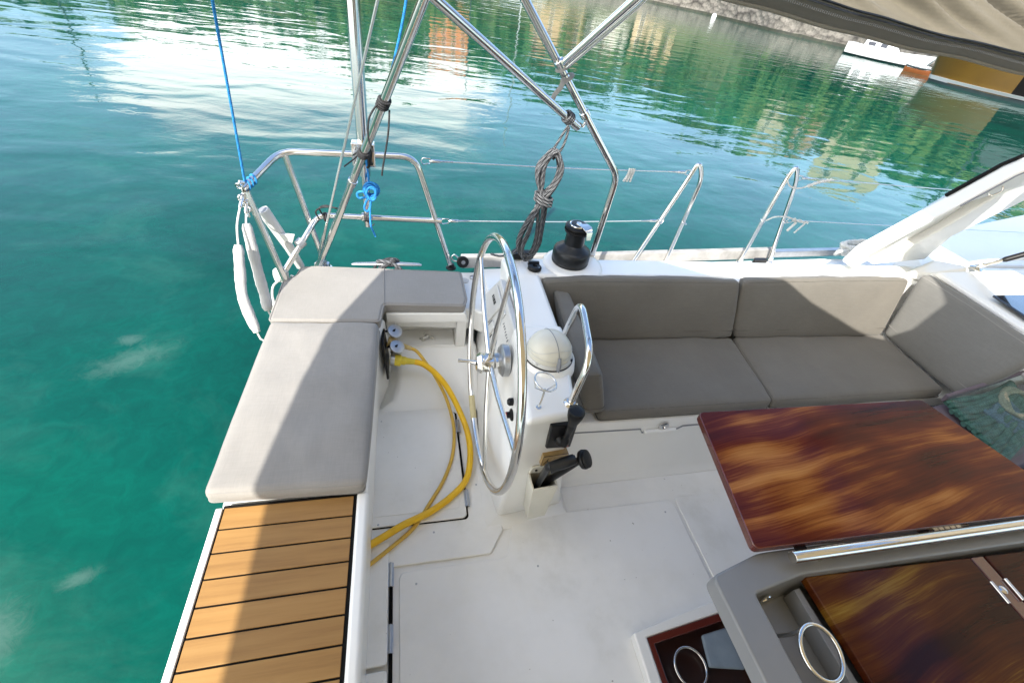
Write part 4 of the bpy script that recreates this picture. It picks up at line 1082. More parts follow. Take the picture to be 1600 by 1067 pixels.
# winch-handle pocket with two handles
t = thing('handle_pocket', 'cream plastic pocket screwed low on the pedestal face', 'pocket', None, (.52, .90, .12))
bm = BM()
def pk(z, x0, x1, y0, y1): return [(x0, y0, z), (x1, y0+.008, z), (x1, y1+.008, z), (x0, y1, z)]
O = [pk(.125, .484, .566, .848, .918), pk(.435, .446, .548, .806, .889)]
I = [pk(.435, .453, .541, .814, .886), pk(.18, .487, .556, .858, .910)]
rows = [[bm.verts.new(p) for p in r_] for r_ in O+I]
for A, Bq in zip(rows, rows[1:]):
    for k in range(4): bm.faces.new((A[k], A[(k+1) % 4], Bq[(k+1) % 4], Bq[k]))
bm.faces.new(rows[0][::-1]); bm.faces.new(rows[-1])
at(link('pocket_body', bm, CREAM, None, 30, .005, 3), t)
bm = BM(); loft(bm, [pk(.430, .448, .546, .8795, .889), pk(.480, .452, .542, .873, .882)]); bt = at(link('back_tab', bm, CREAM, None, 30, .003), t)
bm = BM(); lathe(bm, [(.005, 0), (.005, .003), (0, .004)], (.472, .876, .458), (0, -1, 0), 12); at(link('screw', bm, BLACK, None, 40), t)
t = thing('winch_crank', 'dark grey winch handle standing in the cream pocket, grip bent sideways', 'winch handle', 'winch handles in the pocket', (.49, .86, .3))
bm = BM(); sweep(bm, fillet([(.495, .873, .28), (.482, .846, .42), (.474, .806, .585), (.485, .800, .60)], .02, 4), .012, 12, flat=(1.3, .8)); at(link('arm', bm, WINCHM, None, 50), t)
bm = BM(); a = V((.474, .795, .598)); b = V((.566, .80, .633)); sweep(bm, [a, a+(b-a)*.04, a+(b-a)*.06, a+(b-a)*.5, a+(b-a)*.93, b], .02, 16, rads=[.019, .022, .019, .0205, .019, .013]); at(link('grip', bm, WINCHM, None, 50), t)
t = thing('winch_crank', 'black winch handle leaning out of the cream pocket with a round palm knob', 'winch handle', 'winch handles in the pocket', (.52, .86, .3))
bm = BM(); sweep(bm, cr([(.525, .88, .28), (.525, .86, .40), (.533, .835, .475), (.560, .818, .55), (.592, .808, .615)], 5), .0135, 12); at(link('arm', bm, BLACK, None, 50), t)
bm = BM(); lathe(bm, [(.012, 0), (.016, .012), (.032, .018), (.035, .026), (.034, .032), (.031, .034), (.033, .038), (.031, .044), (0, .047)], (.582, .812, .598), (.62, -.25, .62), 28); at(link('palm_knob', bm, BLACK, None, 35), t)

# winch on the coaming
wc = V((.815, 1.835, .796))
t = thing('winch', 'dark grey self tailing winch with a chrome feeder arm on the coaming', 'winch', None, wc)
bm = BM(); lathe(bm, [(.092, 0), (.094, .01), (.092, .014), (.094, .018), (.094, .058), (.091, .068), (.080, .078), (.056, .092), (.049, .10), (.048, .150), (.051, .158), (0, .16)], wc, seg=56); at(link('drum', bm, WINCHM, None, 35), t)
bm = BM(); lathe(bm, [(.048, .158), (.060, .163), (.063, .170), (.055, .177), (.055, .181), (.063, .187), (.062, .193), (.054, .198), (0, .199)], wc, seg=56); j = at(link('self_tailing_jaw', bm, BLACK, None, 30), t)
bm = BM()
for k in range(40):
    a = 2*math.pi*k/40; sweep(bm, [wc+V((.056*math.cos(a), .056*math.sin(a), .176)), wc+V((.0635*math.cos(a+.05), .0635*math.sin(a+.05), .1745))], .0018, 4)
at(link('jaw_teeth', bm, BLACK, None, 30), t)
bm = BM(); ring(bm, wc+V((0, 0, .200)), (0, 0, 1), .040, .005, 36, 8); at(link('top_ring', bm, STEEL, None, 40), t)
bm = BM(); lathe(bm, [(.036, .198), (.036, .206), (.014, .207), (.012, .200), (0, .200)], wc, seg=36); at(link('top_cap', bm, BLACK, None, 40), t)
bm = BM(); lathe(bm, [(.013, .2075), (.013, .2085), (.009, .2085), (.009, .204), (0, .204)], wc, seg=8); at(link('handle_socket', bm, STEEL, None, 30), t)
bm = BM()
A_ = wc+V((.012, -.018, .205))
loft(bm, [[A_+V((-.030, .01, 0)), A_+V((.03, .01, 0)), A_+V((.03, .01, .004)), A_+V((-.030, .01, .004))], [A_+V((-.012, -.028, -.001)), A_+V((.04, -.02, -.001)), A_+V((.04, -.02, .004)), A_+V((-.012, -.028, .004))], [A_+V((.004, -.054, -.012)), A_+V((.036, -.05, -.012)), A_+V((.037, -.052, -.007)), A_+V((.005, -.057, -.007))], [A_+V((.008, -.060, -.046)), A_+V((.030, -.058, -.046)), A_+V((.031, -.062, -.045)), A_+V((.009, -.064, -.045))]])
at(link('feeder_arm', bm, STEEL, None, 30, .002), t)

t = thing('rope_clutch', 'round black deck fitting on the coaming aft of the winch', 'fitting', None, (.618, 1.79, .785))
bm = BM(); lathe(bm, [(.034, 0), (.034, .012), (.028, .018), (.012, .019), (.010, .012), (0, .012)], (.618, 1.775, .784), seg=32); at(link('body', bm, BLACK, None, 40), t)
bm = BM(); box(bm, .590, .646, 1.795, 1.812, .786, .808); at(link('hinge', bm, BLACK, None, 30, .003), t)
bm = BM(); lathe(bm, [(.004, 0), (0, .002)], (.635, 1.757, .803), seg=10); at(link('screw', bm, STEEL, None, 40), t)
t = thing('turning_block', 'black organiser block lying at the coaming edge behind the wheel', 'block', None, (.585, 1.895, .775))
bm = BM(); prism(bm, [(p.x, p.y) for p in fillet([(.51, 1.86, 0), (.64, 1.868, 0), (.63, 1.91, 0), (.53, 1.915, 0)], .018, 4, True)], .780, .812); at(link('cheek', bm, BLACK, None, 30, .006), t)
bm = BM(); lathe(bm, [(.006, 0), (.006, .003), (0, .004)], (.612, 1.875, .812), seg=12); at(link('pin', bm, STEEL, None, 40), t)

# ------------------------------------------------------------------ cushions
def cush(name, label, bot, top, m, seed, group, r=.028, puff=.016, n=26, welt=True):
    c = V((0, 0, 0))
    for p in bot: c += V(p)/4
    t = thing(name, label, 'cushion', group, c)
    bm = BM(); path = cushion(bm, bot, top, r, puff, seed, n, .0065)
    at(link('cover', bm, m, None, 80), t)
    if welt:
        bm = BM(); sweep(bm, [p+V((0, 0, -.0035)) for p in path], .0034, 6, True); at(link('welt', bm, PIPE2 if m is FAB2 else PIPE, None, 80), t)
        B4 = [V(p) for p in bot]; T4 = [V(p) for p in top]
        lo = fillet([B4[i]+(T4[i]-B4[i])*.16 for i in range(4)], r*.9, 5, True)
        bm = BM(); sweep(bm, lo, .0030, 6, True); at(link('welt', bm, PIPE2 if m is FAB2 else PIPE, None, 80), t)
    return t
G1 = 'pale canvas cushions on the stern seat'; G2 = 'taupe canvas cushions of the settee'
cush('seat_cushion', 'long pale rectangular seat cushion half in sun above the teak step', [(-.628, .868, .452), (-.150, .850, .452), (-.120, 1.715, .452), (-.600, 1.728, .452)],
     [(-.630, .868, .515), (-.136, .850, .515), (-.126, 1.712, .515), (-.598, 1.728, .515)], FAB, 1, G1, .024, .010)
# the L-shaped corner cushion
t = thing('seat_cushion', 'L-shaped pale corner cushion with a cut outer corner beside the wheel', 'cushion', G1, (-.3, 2.0, .45))
out = [(-.606, 1.735), (-.118, 1.722), (-.104, 1.858), (.302, 1.842), (.322, 1.90), (.318, 2.165), (-.10, 2.185), (-.47, 2.20), (-.535, 2.19), (-.545, 2.11), (-.60, 2.06)]
bm = BM()
pp = [(p.x, p.y) for p in fillet([(x, y, 0) for x, y in out], .02, 4, True)]
prism(bm, pp, .452, .512)
at(link('cover', bm, FAB, None, 30, .016, 4), t)
bm = BM(); sweep(bm, [(x*1.0, y, .505) for x, y in pp], .0045, 6, True); at(link('welt', bm, FAB, None, 80), t)
bm = BM(); sweep(bm, [(-.10, 1.858, .512), (-.108, 2.185, .512)], .0028, 6); at(link('seam', bm, PIPE, None, 80), t)
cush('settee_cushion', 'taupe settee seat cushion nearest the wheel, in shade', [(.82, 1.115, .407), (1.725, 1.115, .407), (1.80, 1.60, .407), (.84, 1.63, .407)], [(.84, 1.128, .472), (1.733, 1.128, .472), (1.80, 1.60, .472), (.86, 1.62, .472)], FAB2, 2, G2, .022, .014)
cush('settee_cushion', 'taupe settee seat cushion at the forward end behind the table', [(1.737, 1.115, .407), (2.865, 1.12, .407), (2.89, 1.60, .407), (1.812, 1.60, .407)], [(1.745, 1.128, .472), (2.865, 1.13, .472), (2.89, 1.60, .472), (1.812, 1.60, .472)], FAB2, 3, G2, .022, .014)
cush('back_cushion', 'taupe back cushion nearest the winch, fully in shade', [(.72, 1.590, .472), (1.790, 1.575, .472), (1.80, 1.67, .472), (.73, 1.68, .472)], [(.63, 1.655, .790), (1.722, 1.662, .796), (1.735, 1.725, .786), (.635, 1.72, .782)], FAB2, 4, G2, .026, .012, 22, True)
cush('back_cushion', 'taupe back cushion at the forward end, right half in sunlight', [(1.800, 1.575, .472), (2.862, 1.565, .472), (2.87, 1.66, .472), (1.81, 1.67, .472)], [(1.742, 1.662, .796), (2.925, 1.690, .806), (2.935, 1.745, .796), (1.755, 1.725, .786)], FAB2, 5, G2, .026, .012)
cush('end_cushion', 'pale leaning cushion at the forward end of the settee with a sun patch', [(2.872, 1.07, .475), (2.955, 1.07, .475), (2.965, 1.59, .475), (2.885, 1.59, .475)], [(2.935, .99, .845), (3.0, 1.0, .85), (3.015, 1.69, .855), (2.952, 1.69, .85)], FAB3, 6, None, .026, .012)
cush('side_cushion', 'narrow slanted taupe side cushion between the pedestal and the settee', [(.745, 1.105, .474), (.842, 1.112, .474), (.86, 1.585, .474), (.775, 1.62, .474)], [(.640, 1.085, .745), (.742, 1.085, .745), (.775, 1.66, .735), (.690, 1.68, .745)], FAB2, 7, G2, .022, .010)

# ------------------------------------------------------------------ stern rail
def clampr(bm, c, ax, r=.022, w=.03):
    lathe(bm, [(r*.8, -w/2), (r, -w/2+.003), (r, w/2-.003), (r*.8, w/2)], c, ax, 18)
pr = thing('stern_rail', 'polished steel tube rail round the stern corner with two horizontal bars', 'railing', None, (-.44, 2.28, .45))
RT = .0155
bm = BM(); sweep(bm, fillet([(-.690, 2.10, .965), (-.555, 2.30, 1.072), (.065, 2.305, 1.09), (.275, 2.295, .46)], .07, 8), RT, 16); at(link('top_rail', bm, STEEL, None, 60), pr)
bm = BM(); sweep(bm, [(-.680, 2.105, .955), (-.58, 2.06, .44)], RT, 16); at(link('post', bm, STEEL, None, 60), pr)
bm = BM(); sweep(bm, [(-.535, 2.295, 1.06), (-.425, 2.285, .44)], RT, 16); at(link('post', bm, STEEL, None, 60), pr)
bm = BM(); sweep(bm, fillet([(.208, 2.297, .755), (-.43, 2.30, .757), (-.585, 2.08, .56)], .05, 7), RT*.95, 16); at(link('lower_rail', bm, STEEL, None, 60), pr)
for c in ((.275, 2.295, .452), (-.425, 2.285, .448), (-.578, 2.06, .448)):
    bm = BM(); lathe(bm, [(.03, 0), (.03, .006), (.02, .012), (.018, .03), (0, .03)], c, seg=24); at(link('foot', bm, BLACK if c[0] > 0 else STEEL, None, 40), pr)

pole = thing('outboard_pole', 'thick vertical steel pole clamped outside the stern rail', 'pole', None, (-.19, 2.335, .7))
bm = BM(); sweep(bm, [(-.187, 2.335, .69), (-.183, 2.335, .98)], .019, 16); at(link('lower_tube', bm, STEEL, None, 60), pole)
bm = BM(); sweep(bm, [(-.183, 2.335, .97), (-.165, 2.335, 3.3)], .0285, 18); at(link('upper_tube', bm, STEEL, None, 60), pole)
bm = BM(); loft(bm, [[(-.235, 2.285, 1.03), (-.125, 2.285, 1.03), (-.125, 2.345, 1.03), (-.235, 2.345, 1.03)], [(-.235, 2.285, 1.14), (-.125, 2.285, 1.14), (-.125, 2.345, 1.14), (-.235, 2.345, 1.14)]]); cl = at(link('clamp_block', bm, STEEL, None, 30, .006), pole)
for x in (-.215, -.145):
    for z in (1.05, 1.12):
        bm = BM(); lathe(bm, [(.009, 0), (.009, .008), (0, .009)], (x, 2.284, z), (0, -1, 0), 6); at(link('bolt', bm, BLACK if z < 1.1 else STEEL, None, 30), pole)
bm = BM(); lathe(bm, [(.024, 0), (.026, .01), (.026, .03), (.02, .034)], (-.187, 2.335, .715), seg=20); clampr(bm, (-.19, 2.302, .757), (1, 0, 0), .023, .05); at(link('foot_clamp', bm, STEEL, None, 40), pole)

# bimini frame: two bows with struts
bf = thing('bimini_hoops', 'polished steel bimini hoop tubes with a strut and sliding clamps above the cockpit', 'frame', None, (.95, 1.9, .78))
BT = .0155
bm = BM(); A1 = V((-.462, 2.27, .46)); A2 = V((.071, 1.60, 1.778)); sweep(bm, [A1, A1+(A2-A1)*1.22], BT*1.05, 16); at(link('aft_bow', bm, STEEL, None, 60), bf)
bm = BM(); Bt = V((.419, 1.85, 1.802)); Bb = V((.970, 1.90, 1.215)); sweep(bm, fillet([(.955, 1.895, .765), Bb, Bt, Bt+(Bt-Bb)*.35], .05, 6), BT, 16); at(link('forward_bow', bm, STEEL, None, 60), bf)
bm = BM(); S0 = V((.70, 1.83, 1.425)); S1 = V((.105, 1.60, 1.782)); sweep(bm, [S0, S1, S1+(S1-S0)*.25], BT*.95, 16); at(link('strut', bm, STEEL, None, 60), bf)
bm = BM(); Q0 = V((.590, 1.842, 1.632)); Q1 = V((.725, 1.66, 1.852)); sweep(bm, [Q0, Q1, Q1+(Q1-Q0)*.9], BT*.9, 14); sweep(bm, [Q0+V((.012, -.01, -.012)), Q1+V((.025, 0, -.008)), Q1+(Q1-Q0)*.9], .006, 8); at(link('brace', bm, STEEL, None, 60), bf)
ua = (Bt-Bb).normalized()
bm = BM(); clampr(bm, Bb+ua*((V((.711, 1.85, 1.43))-Bb).length), ua, .021, .03); lathe(bm, [(.016, -.02), (.018, 0), (.016, .02)], S0+V((-.012, .004, .006)), (S1-S0), 16); sweep(bm, [(.715, 1.86, 1.43), (.728, 1.85, 1.425), (.735, 1.845, 1.44)], .007, 8); at(link('slide_clamp', bm, STEEL, None, 40), bf)
bm = BM(); clampr(bm, V((.583, 1.846, 1.632)), ua, .020, .03); lathe(bm, [(.012, -.014), (.014, 0), (.012, .014)], Q0+V((.012, -.01, .012)), (Q1-Q0), 14); at(link('slide_clamp', bm, STEEL, None, 40), bf)
bm = BM(); ub = (A2-A1).normalized(); clampr(bm, A1+ub*.75, ub, .0205, .035); at(link('slide_clamp', bm, STEEL, None, 40), bf)
bm = BM(); lathe(bm, [(.018, 0), (.02, .01), (.018, .035), (0, .035)], (.955, 1.895, .768), seg=18); box(bm, .925, .985, 1.868, 1.922, .766, .772); at(link('deck_foot', bm, STEEL, None, 40), bf)
bm = BM(); lathe(bm, [(.018, 0), (.02, .01), (.018, .035), (0, .035)], (-.462, 2.27, .448), (.3, -.35, 1), 18); at(link('deck_foot', bm, STEEL, None, 40), bf)
STRAP = varied('grey_webbing', (.30, .29, .27), (.24, .23, .215), .8, scale=60)
t = thing('webbing_strap', 'short grey webbing strap tied round the forward bimini bow', 'strap', None, (.59, 1.84, 1.6))
for off in (.012, .055):
    c = V((.583, 1.846, 1.632))-ua*off; o1 = ua.orthogonal().normalized(); o2 = ua.cross(o1)
    bm = BM(); sweep(bm, [c+(o1*math.cos(2*math.pi*k/20)+o2*math.sin(2*math.pi*k/20))*.020+ua*.004*math.sin(2*math.pi*k/20) for k in range(20)], .009, 8, True, flat=(1, .25)); at(link('loop', bm, STRAP, None, 50), t)
bm = BM(); c = V((.583, 1.832, 1.60))-ua*.03; sweep(bm, cr([c, c+V((-.01, -.012, -.02)), c+V((-.028, -.012, -.045)), c+V((-.034, -.01, -.075))], 4), .010, 8, flat=(1, .2)); at(link('tail', bm, STRAP, None, 50), t)

# black cord lashings on the aft bow
def lash(c, ax, r, turns, rad, lab, tails):
    t = thing('cord_lashing', lab, 'cord', None, c)
    ax = V(ax).normalized(); o1 = ax.orthogonal().normalized(); o2 = ax.cross(o1)
    pts = [V(c)+(o1*math.cos(2*math.pi*k/14)+o2*math.sin(2*math.pi*k/14))*r+ax*(k/14-turns/2)*rad*2.1 for k in range(14*turns+1)]
    bm = BM(); sweep(bm, pts, rad, 7); at(link('turns', bm, ROPEK, None, 60), t)
    for tl in tails:
        bm = BM(); sweep(bm, cr(tl, 5), rad*.8, 7); at(link('tail', bm, ROPEK, None, 60), t)
c1 = A1+ub*1.19
lash(c1, ub, .020, 4, .0045, 'black cord lashing high on the slanting bow with a hanging tail', [[c1+V((-.018, -.01, .0)), c1+V((-.05, -.01, -.05)), c1+V((-.058, 0, -.12)), c1+V((-.045, 0, -.17))], [c1+V((.02, 0, -.02)), c1+V((.012, -.02, -.10)), c1+V((-.012, -.02, -.22)), c1+V((-.016, -.02, -.25))]])
c2 = A1+ub*.93
lash(c2, ub, .020, 3, .0045, 'black cord lashing where the slanting bow crosses the vertical pole', [[c2+V((.018, .0, 0)), V((-.16, 2.27, 1.13)), V((-.155, 2.262, 1.08)), V((-.165, 2.262, 1.06))], [V((-.16, 2.27, 1.13)), V((-.22, 2.25, 1.08)), V((-.27, 2.25, 1.04))]])
lash((-.187, 2.30, .757), (1, 0, 0), .021, 3, .004, 'black cord lashing at the foot of the vertical pole on the lower bar', [[(-.187, 2.29, .74), (-.165, 2.28, .72), (-.15, 2.28, .73)]])
lash((-.39, 2.285, .757), (1, .0, 0), .020, 2, .005, 'black cord looped on the lower bar beside the stern post', [[(-.42, 2.27, .75), (-.43, 2.25, .80), (-.39, 2.22, .84), (-.33, 2.2, .85), (-.30, 2.22, .83)], [(-.40, 2.27, .77), (-.41, 2.25, .82), (-.37, 2.22, .85), (-.32, 2.21, .84)]])

# stainless backstay wire with its bottle screw
t = thing('backstay_wire', 'thin steel stay running up beside the slanting bow to its bottle screw', 'wire', None, (-.47, 2.28, .46))
bs0 = V((-.47, 2.285, .47)); bs1 = V((-.056, 1.60, 1.762))
bs1 = V((-.066, 1.90, 1.736)); dv = (bs1-bs0)
bm = BM(); sweep(bm, [bs0+dv*.22, bs1, bs1+dv*.5], .0055, 10); at(link('wire', bm, WIREM, None, 60), t)
bm = BM(); sweep(bm, [bs0, bs0+dv*.05, bs0+dv*.07, bs0+dv*.16, bs0+dv*.18, bs0+dv*.24], .01, 12, rads=[.006, .006, .0105, .0105, .007, .006]); at(link('bottle_screw', bm, STEEL, None, 40), t)
bm = BM(); sweep(bm, [bs0+V((-.015, 0, -.03)), bs0+V((-.012, 0, .005)), bs0+V((0, 0, .016)), bs0+V((.012, 0, .005)), bs0+V((.015, 0, -.03))], .006, 8); at(link('shackle', bm, STEEL, None, 40), t)

# blue lines
t = thing('blue_line', 'taut blue line running up from the aft end of the stern rail', 'rope', None, (-.68, 2.13, .97))
e0 = V((-.682, 2.12, .975)); e1 = V((-.563, 1.90, 1.673)); e1 = V((-.667, 2.25, 1.631))
e1 = e0+(V((-.60, 2.0, 1.648))-e0)
bm = BM(); sweep(bm, [e0, e1, e1+(e1-e0)*1.4], .0052, 10); at(link('standing_part', bm, ROPEB, None, 60), t)
bm = BM()
for k in range(3):
    sweep(bm, [e0+V((.006+k*.011, .006+k*.014, .0+k*.008))+V((.0205*math.cos(a)*.7, -.0205*math.cos(a)*.55, .0205*math.sin(a))) for a in [2*math.pi*i/14 for i in range(14)]], .0048, 8, True)
at(link('knot', bm, ROPEB, None, 60), t)
t = thing('blue_line', 'blue line led down the vertical pole with a bundled blue knot below the clamp', 'rope', None, (-.16, 2.27, .95))
bm = BM(); sweep(bm, cr([(.05, 2.19, 1.98), (.032, 2.2, 1.73), (-.048, 2.23, 1.425), (-.155, 2.255, 1.13), (-.165, 2.262, 1.06), (-.162, 2.262, .99), (-.165, 2.262, .93)], 6), .0055, 9); at(link('standing_part', bm, ROPEB, None, 60), t)
bm = BM(); rr = random.Random(11); pts = []
C0 = V((-.152, 2.255, .925))
for i in range(46):
    a = i*.95; b = i*.41
    pts.append(C0+V((math.cos(a)*(.030+.008*math.sin(b)), math.sin(b)*.018-.01, math.sin(a)*(.032+.006*math.cos(b*1.3))+.006*math.sin(b*2))))
sweep(bm, cr(pts, 4), .0058, 8); at(link('bundle', bm, ROPEB, None, 60), t)
bm = BM(); sweep(bm, cr([C0+V((-.01, 0, -.02)), C0+V((-.045, -.005, -.005)), C0+V((-.07, 0, -.02)), C0+V((-.062, 0, -.042)), C0+V((-.03, -.005, -.035)), C0+V((-.005, -.01, -.025)), C0+V((-.03, 0, -.06)), C0+V((-.04, 0, -.10)), C0+V((-.025, 0, -.112)), C0+V((-.012, -.005, -.085)), C0+V((-.002, -.01, -.03))], 6), .0058, 8); at(link('loop', bm, ROPEB, None, 60), t)
bm = BM(); sweep(bm, cr([C0+V((0, -.01, -.03)), C0+V((-.012, -.012, -.1)), C0+V((-.012, -.04, -.17)), C0+V((.0, -.04, -.21)), C0+V((.008, -.04, -.235))], 6), .005, 8); at(link('tail', bm, ROPEB, None, 60), t)
bm = BM(); lathe(bm, [(.008, 0), (.008, .004), (0, .005)], (-.04, 2.22, 1.447), (0, -1, 0), 10); ring(bm, (-.045, 2.225, 1.43), (1, .2, 0), .014, .0035, 16, 6); at(link('shackle', bm, STEEL, None, 40), t)
t = thing('cam_cleat', 'black cam cleat with cord on the clamp block of the vertical pole', 'cleat', None, (-.165, 2.265, 1.09))
bm = BM(); box(bm, -.182, -.142, 2.262, 2.282, 1.05, 1.13); sweep(bm, cr([(-.18, 2.26, 1.12), (-.16, 2.245, 1.15), (-.14, 2.255, 1.13), (-.15, 2.25, 1.06), (-.165, 2.25, 1.04)], 5), .006, 8); sweep(bm, cr([(-.175, 2.255, 1.13), (-.15, 2.245, 1.10), (-.155, 2.25, 1.05)], 5), .006, 8); at(link('body', bm, BLACK, None, 40, .003), t)

# hanging guard lines of the stern gate with white padded sleeves
def sleeve_path(pts, r, nz, seed):
    P = cr(pts, 8); n = len(P)
    return P, [r*(1+.05*math.sin(i*.7+seed)+.035*math.sin(i*2.3+seed*2))*min(1, .66+.14*min(i, n-1-i)) for i in range(n)]
for nm, w, s, r, lab, sd in (
    ('gate_line', [(-.694, 2.11, .94), (-.705, 2.05, .90), (-.712, 1.98, .85), (-.71, 1.93, .79)], [(-.71, 1.925, .785), (-.708, 1.86, .70), (-.700, 1.78, .60), (-.655, 1.70, .47)], .022, 'outer hanging guard line with a fat white towelling sleeve at the stern corner', 1),
    ('gate_line', [(-.685, 2.10, .92), (-.69, 2.06, .87), (-.69, 2.03, .84)], [(-.69, 2.03, .835), (-.68, 1.99, .72), (-.665, 1.94, .60), (-.65, 1.90, .52), (-.64, 1.86, .47)], .0235, 'inner hanging guard line in a wrinkled white sleeve next to the stern post', 2)):
    t = thing(nm, lab, 'line', 'unhooked guard lines of the stern gate', w[0])
    bm = BM(); sweep(bm, cr(w+s[:1], 5), .005, 8); at(link('wire', bm, WHITEP, None, 60), t)
    P = cr(w, 5); bm = BM(); sweep(bm, P[:6], .008, 10, rads=[.007, .010, .010, .008, .009, .007]); at(link('end_fitting', bm, STEEL, None, 40), t)
    P, rd = sleeve_path(s, r, 8, sd); bm = BM(); sweep(bm, P, r, 14, rads=rd); at(link('sleeve', bm, TERRY, None, 60), t)
    bm = BM(); sweep(bm, [P[-1], P[-1]+V((.01, -.01, -.03)), P[-1]+V((.03, -.01, -.05))], .0045, 8); at(link('tail', bm, WHITEP, None, 60), t)
t = thing('gate_shackles', 'cluster of steel shackles and hooks on the aft end of the stern rail', 'shackle', None, (-.69, 2.1, .95))
rr = random.Random(4)
for i in range(6):
    c = V((-.693+rr.uniform(-.008, .010), 2.10+rr.uniform(-.02, .02), .985-.026*i))
    bm = BM(); ring(bm, c, (rr.uniform(-1, 1), rr.uniform(-1, 1), rr.uniform(-.4, .4)), .013+.004*rr.random(), .0042, 18, 7); at(link('link', bm, STEEL, None, 50), t)
for i, z in enumerate((.985, .93, .885)):
    bm = BM(); sweep(bm, [(-.700, 2.085, z), (-.694, 2.10, z+.012), (-.682, 2.115, z+.006)], .008, 10, rads=[.006, .010, .007]); at(link('pin', bm, STEEL, None, 40), t)
# white rod holder on the lower bar, stern light at the post foot
t = thing('rod_holder', 'white plastic rod holder tube clamped to the lower bar at the stern', 'rod holder', None, (-.60, 2.2, .62))
bm = BM(); sweep(bm, [(-.655, 2.185, .83), (-.653, 2.186, .825), (-.585, 2.235, .60), (-.555, 2.26, .47)], .026, 20, rads=[.027, .029, .025, .022]); at(link('tube', bm, WHITEP, None, 40), t)
bm = BM(); lathe(bm, [(.022, 0), (0, .001)], (-.6555, 2.1845, .8315), (-.28, -.2, .92), 20); at(link('bore', bm, GREYP, None, 40), t)
bm = BM(); loft(bm, [[(-.60, 2.20, .66), (-.55, 2.17, .66), (-.55, 2.19, .66), (-.60, 2.225, .66)], [(-.62, 2.19, .70), (-.53, 2.16, .71), (-.53, 2.18, .71), (-.62, 2.21, .70)]]); at(link('bracket', bm, WHITEP, None, 30, .004), t)
bm = BM(); clampr(bm, (-.515, 2.185, .655), (.62, .62, .48), .026, .04); at(link('clamp', bm, ALU, None, 40), t)
t = thing('stern_light', 'small white stern light with a looped wire at the foot of the stern post', 'light', None, (-.62, 2.1, .47))
bm = BM(); lathe(bm, [(.036, 0), (.038, .03), (.034, .05), (.02, .058), (0, .06)], (-.625, 2.13, .475), seg=24); at(link('housing', bm, WHITEP, None, 45), t)
bm = BM(); lathe(bm, [(.012, 0), (.012, .012), (0, .014)], (-.61, 2.095, .50), (.2, -1, 0), 12); at(link('lens', bm, STEEL, None, 45), t)
bm = BM(); sweep(bm, cr([(-.625, 2.095, .49), (-.655, 2.07, .47), (-.665, 2.05, .43), (-.662, 2.035, .38)], 5), .006, 8); sweep(bm, cr([(-.575, 2.12, .50), (-.55, 2.10, .495), (-.545, 2.07, .475), (-.56, 2.05, .455)], 5), .006, 8); at(link('cable', bm, WHITEP, None, 50), t)
bm = BM(); sweep(bm, [(-.662, 2.035, .385), (-.655, 2.0, .33)], .02, 14); at(link('cable_sleeve', bm, WHITEP, None, 50), t)

# mooring cleat with dark rope
t = thing('mooring_cleat', 'long flat aluminium mooring cleat on the stern quarter', 'cleat', None, (-.1, 2.25, .45))
bm = BM(); sweep(bm, [(-.285, 2.245, .497), (-.27, 2.245, .50), (-.12, 2.248, .502), (-.05, 2.25, .502), (.085, 2.253, .498), (.10, 2.253, .495)], .016, 14, rads=[.006, .011, .016, .016, .011, .006], flat=(1, .7)); at(link('horn', bm, ALU, None, 50), t)
for x in (-.13, -.04):
    bm = BM(); lathe(bm, [(.02, 0), (.014, .02), (.012, .05), (0, .05)], (x, 2.248, .445), seg=16); at(link('foot', bm, ALU, None, 45), t)
t = thing('mooring_line', 'dark grey mooring line wrapped in a figure eight on the cleat', 'rope', None, (-.1, 2.25, .47))
bm = BM(); sweep(bm, cr([(-.17, 2.21, .462), (-.12, 2.215, .50), (-.06, 2.25, .53), (-.03, 2.275, .50), (-.07, 2.275, .475), (-.14, 2.265, .50), (-.13, 2.235, .528), (-.07, 2.22, .525), (-.02, 2.215, .49), (.0, 2.205, .462)], 6), .010, 9); at(link('turns', bm, ROPEG, None, 60), t)
bm = BM(); sweep(bm, cr([(-.16, 2.22, .462), (-.10, 2.21, .51), (-.05, 2.235, .535), (-.09, 2.27, .52), (-.15, 2.24, .50), (-.175, 2.205, .46)], 6), .009, 9); at(link('turns', bm, ROPEK, None, 60), t)
t = thing('cord', 'thin black cord lying on the deck by the stern rail foot', 'cord', None, (.2, 2.24, .447))
bm = BM(); sweep(bm, cr([(.14, 2.235, .45), (.17, 2.255, .453), (.21, 2.25, .45), (.24, 2.23, .45), (.22, 2.22, .452), (.16, 2.225, .45)], 6), .005, 7); at(link('strand', bm, ROPEK, None, 60), t)
t = thing('deck_block', 'black round sheave block tied to the foot of the stern rail', 'block', None, (.33, 2.29, .5))
bm = BM(); lathe(bm, [(.012, -.012), (.034, -.011), (.036, -.004), (.028, 0), (.036, .004), (.034, .011), (.012, .012)], (.34, 2.27, .512), (.15, -1, .25), 28); at(link('sheave', bm, BLACK, None, 35), t)
bm = BM(); lathe(bm, [(.012, .012), (.012, .016), (0, .017)], (.34, 2.27, .512), (.15, -1, .25), 16); at(link('axle', bm, GREYP, None, 40), t)
bm = BM(); sweep(bm, cr([(.315, 2.28, .53), (.29, 2.285, .55), (.275, 2.285, .535), (.285, 2.28, .515), (.31, 2.275, .51)], 5), .0045, 8); at(link('shackle', bm, STEEL, None, 50), t)
bm = BM(); lathe(bm, [(.024, 0), (.024, .005), (.016, .012), (0, .014)], (.345, 2.17, .444), seg=24); tag(link('deck_filler', bm, WHITEP, boat, 45), None)
bm = BM(); lathe(bm, [(.018, 0), (.018, .01), (.010, .016), (0, .018)], (.395, 2.20, .444), seg=20); link('deck_filler', bm, ALU, boat, 45)

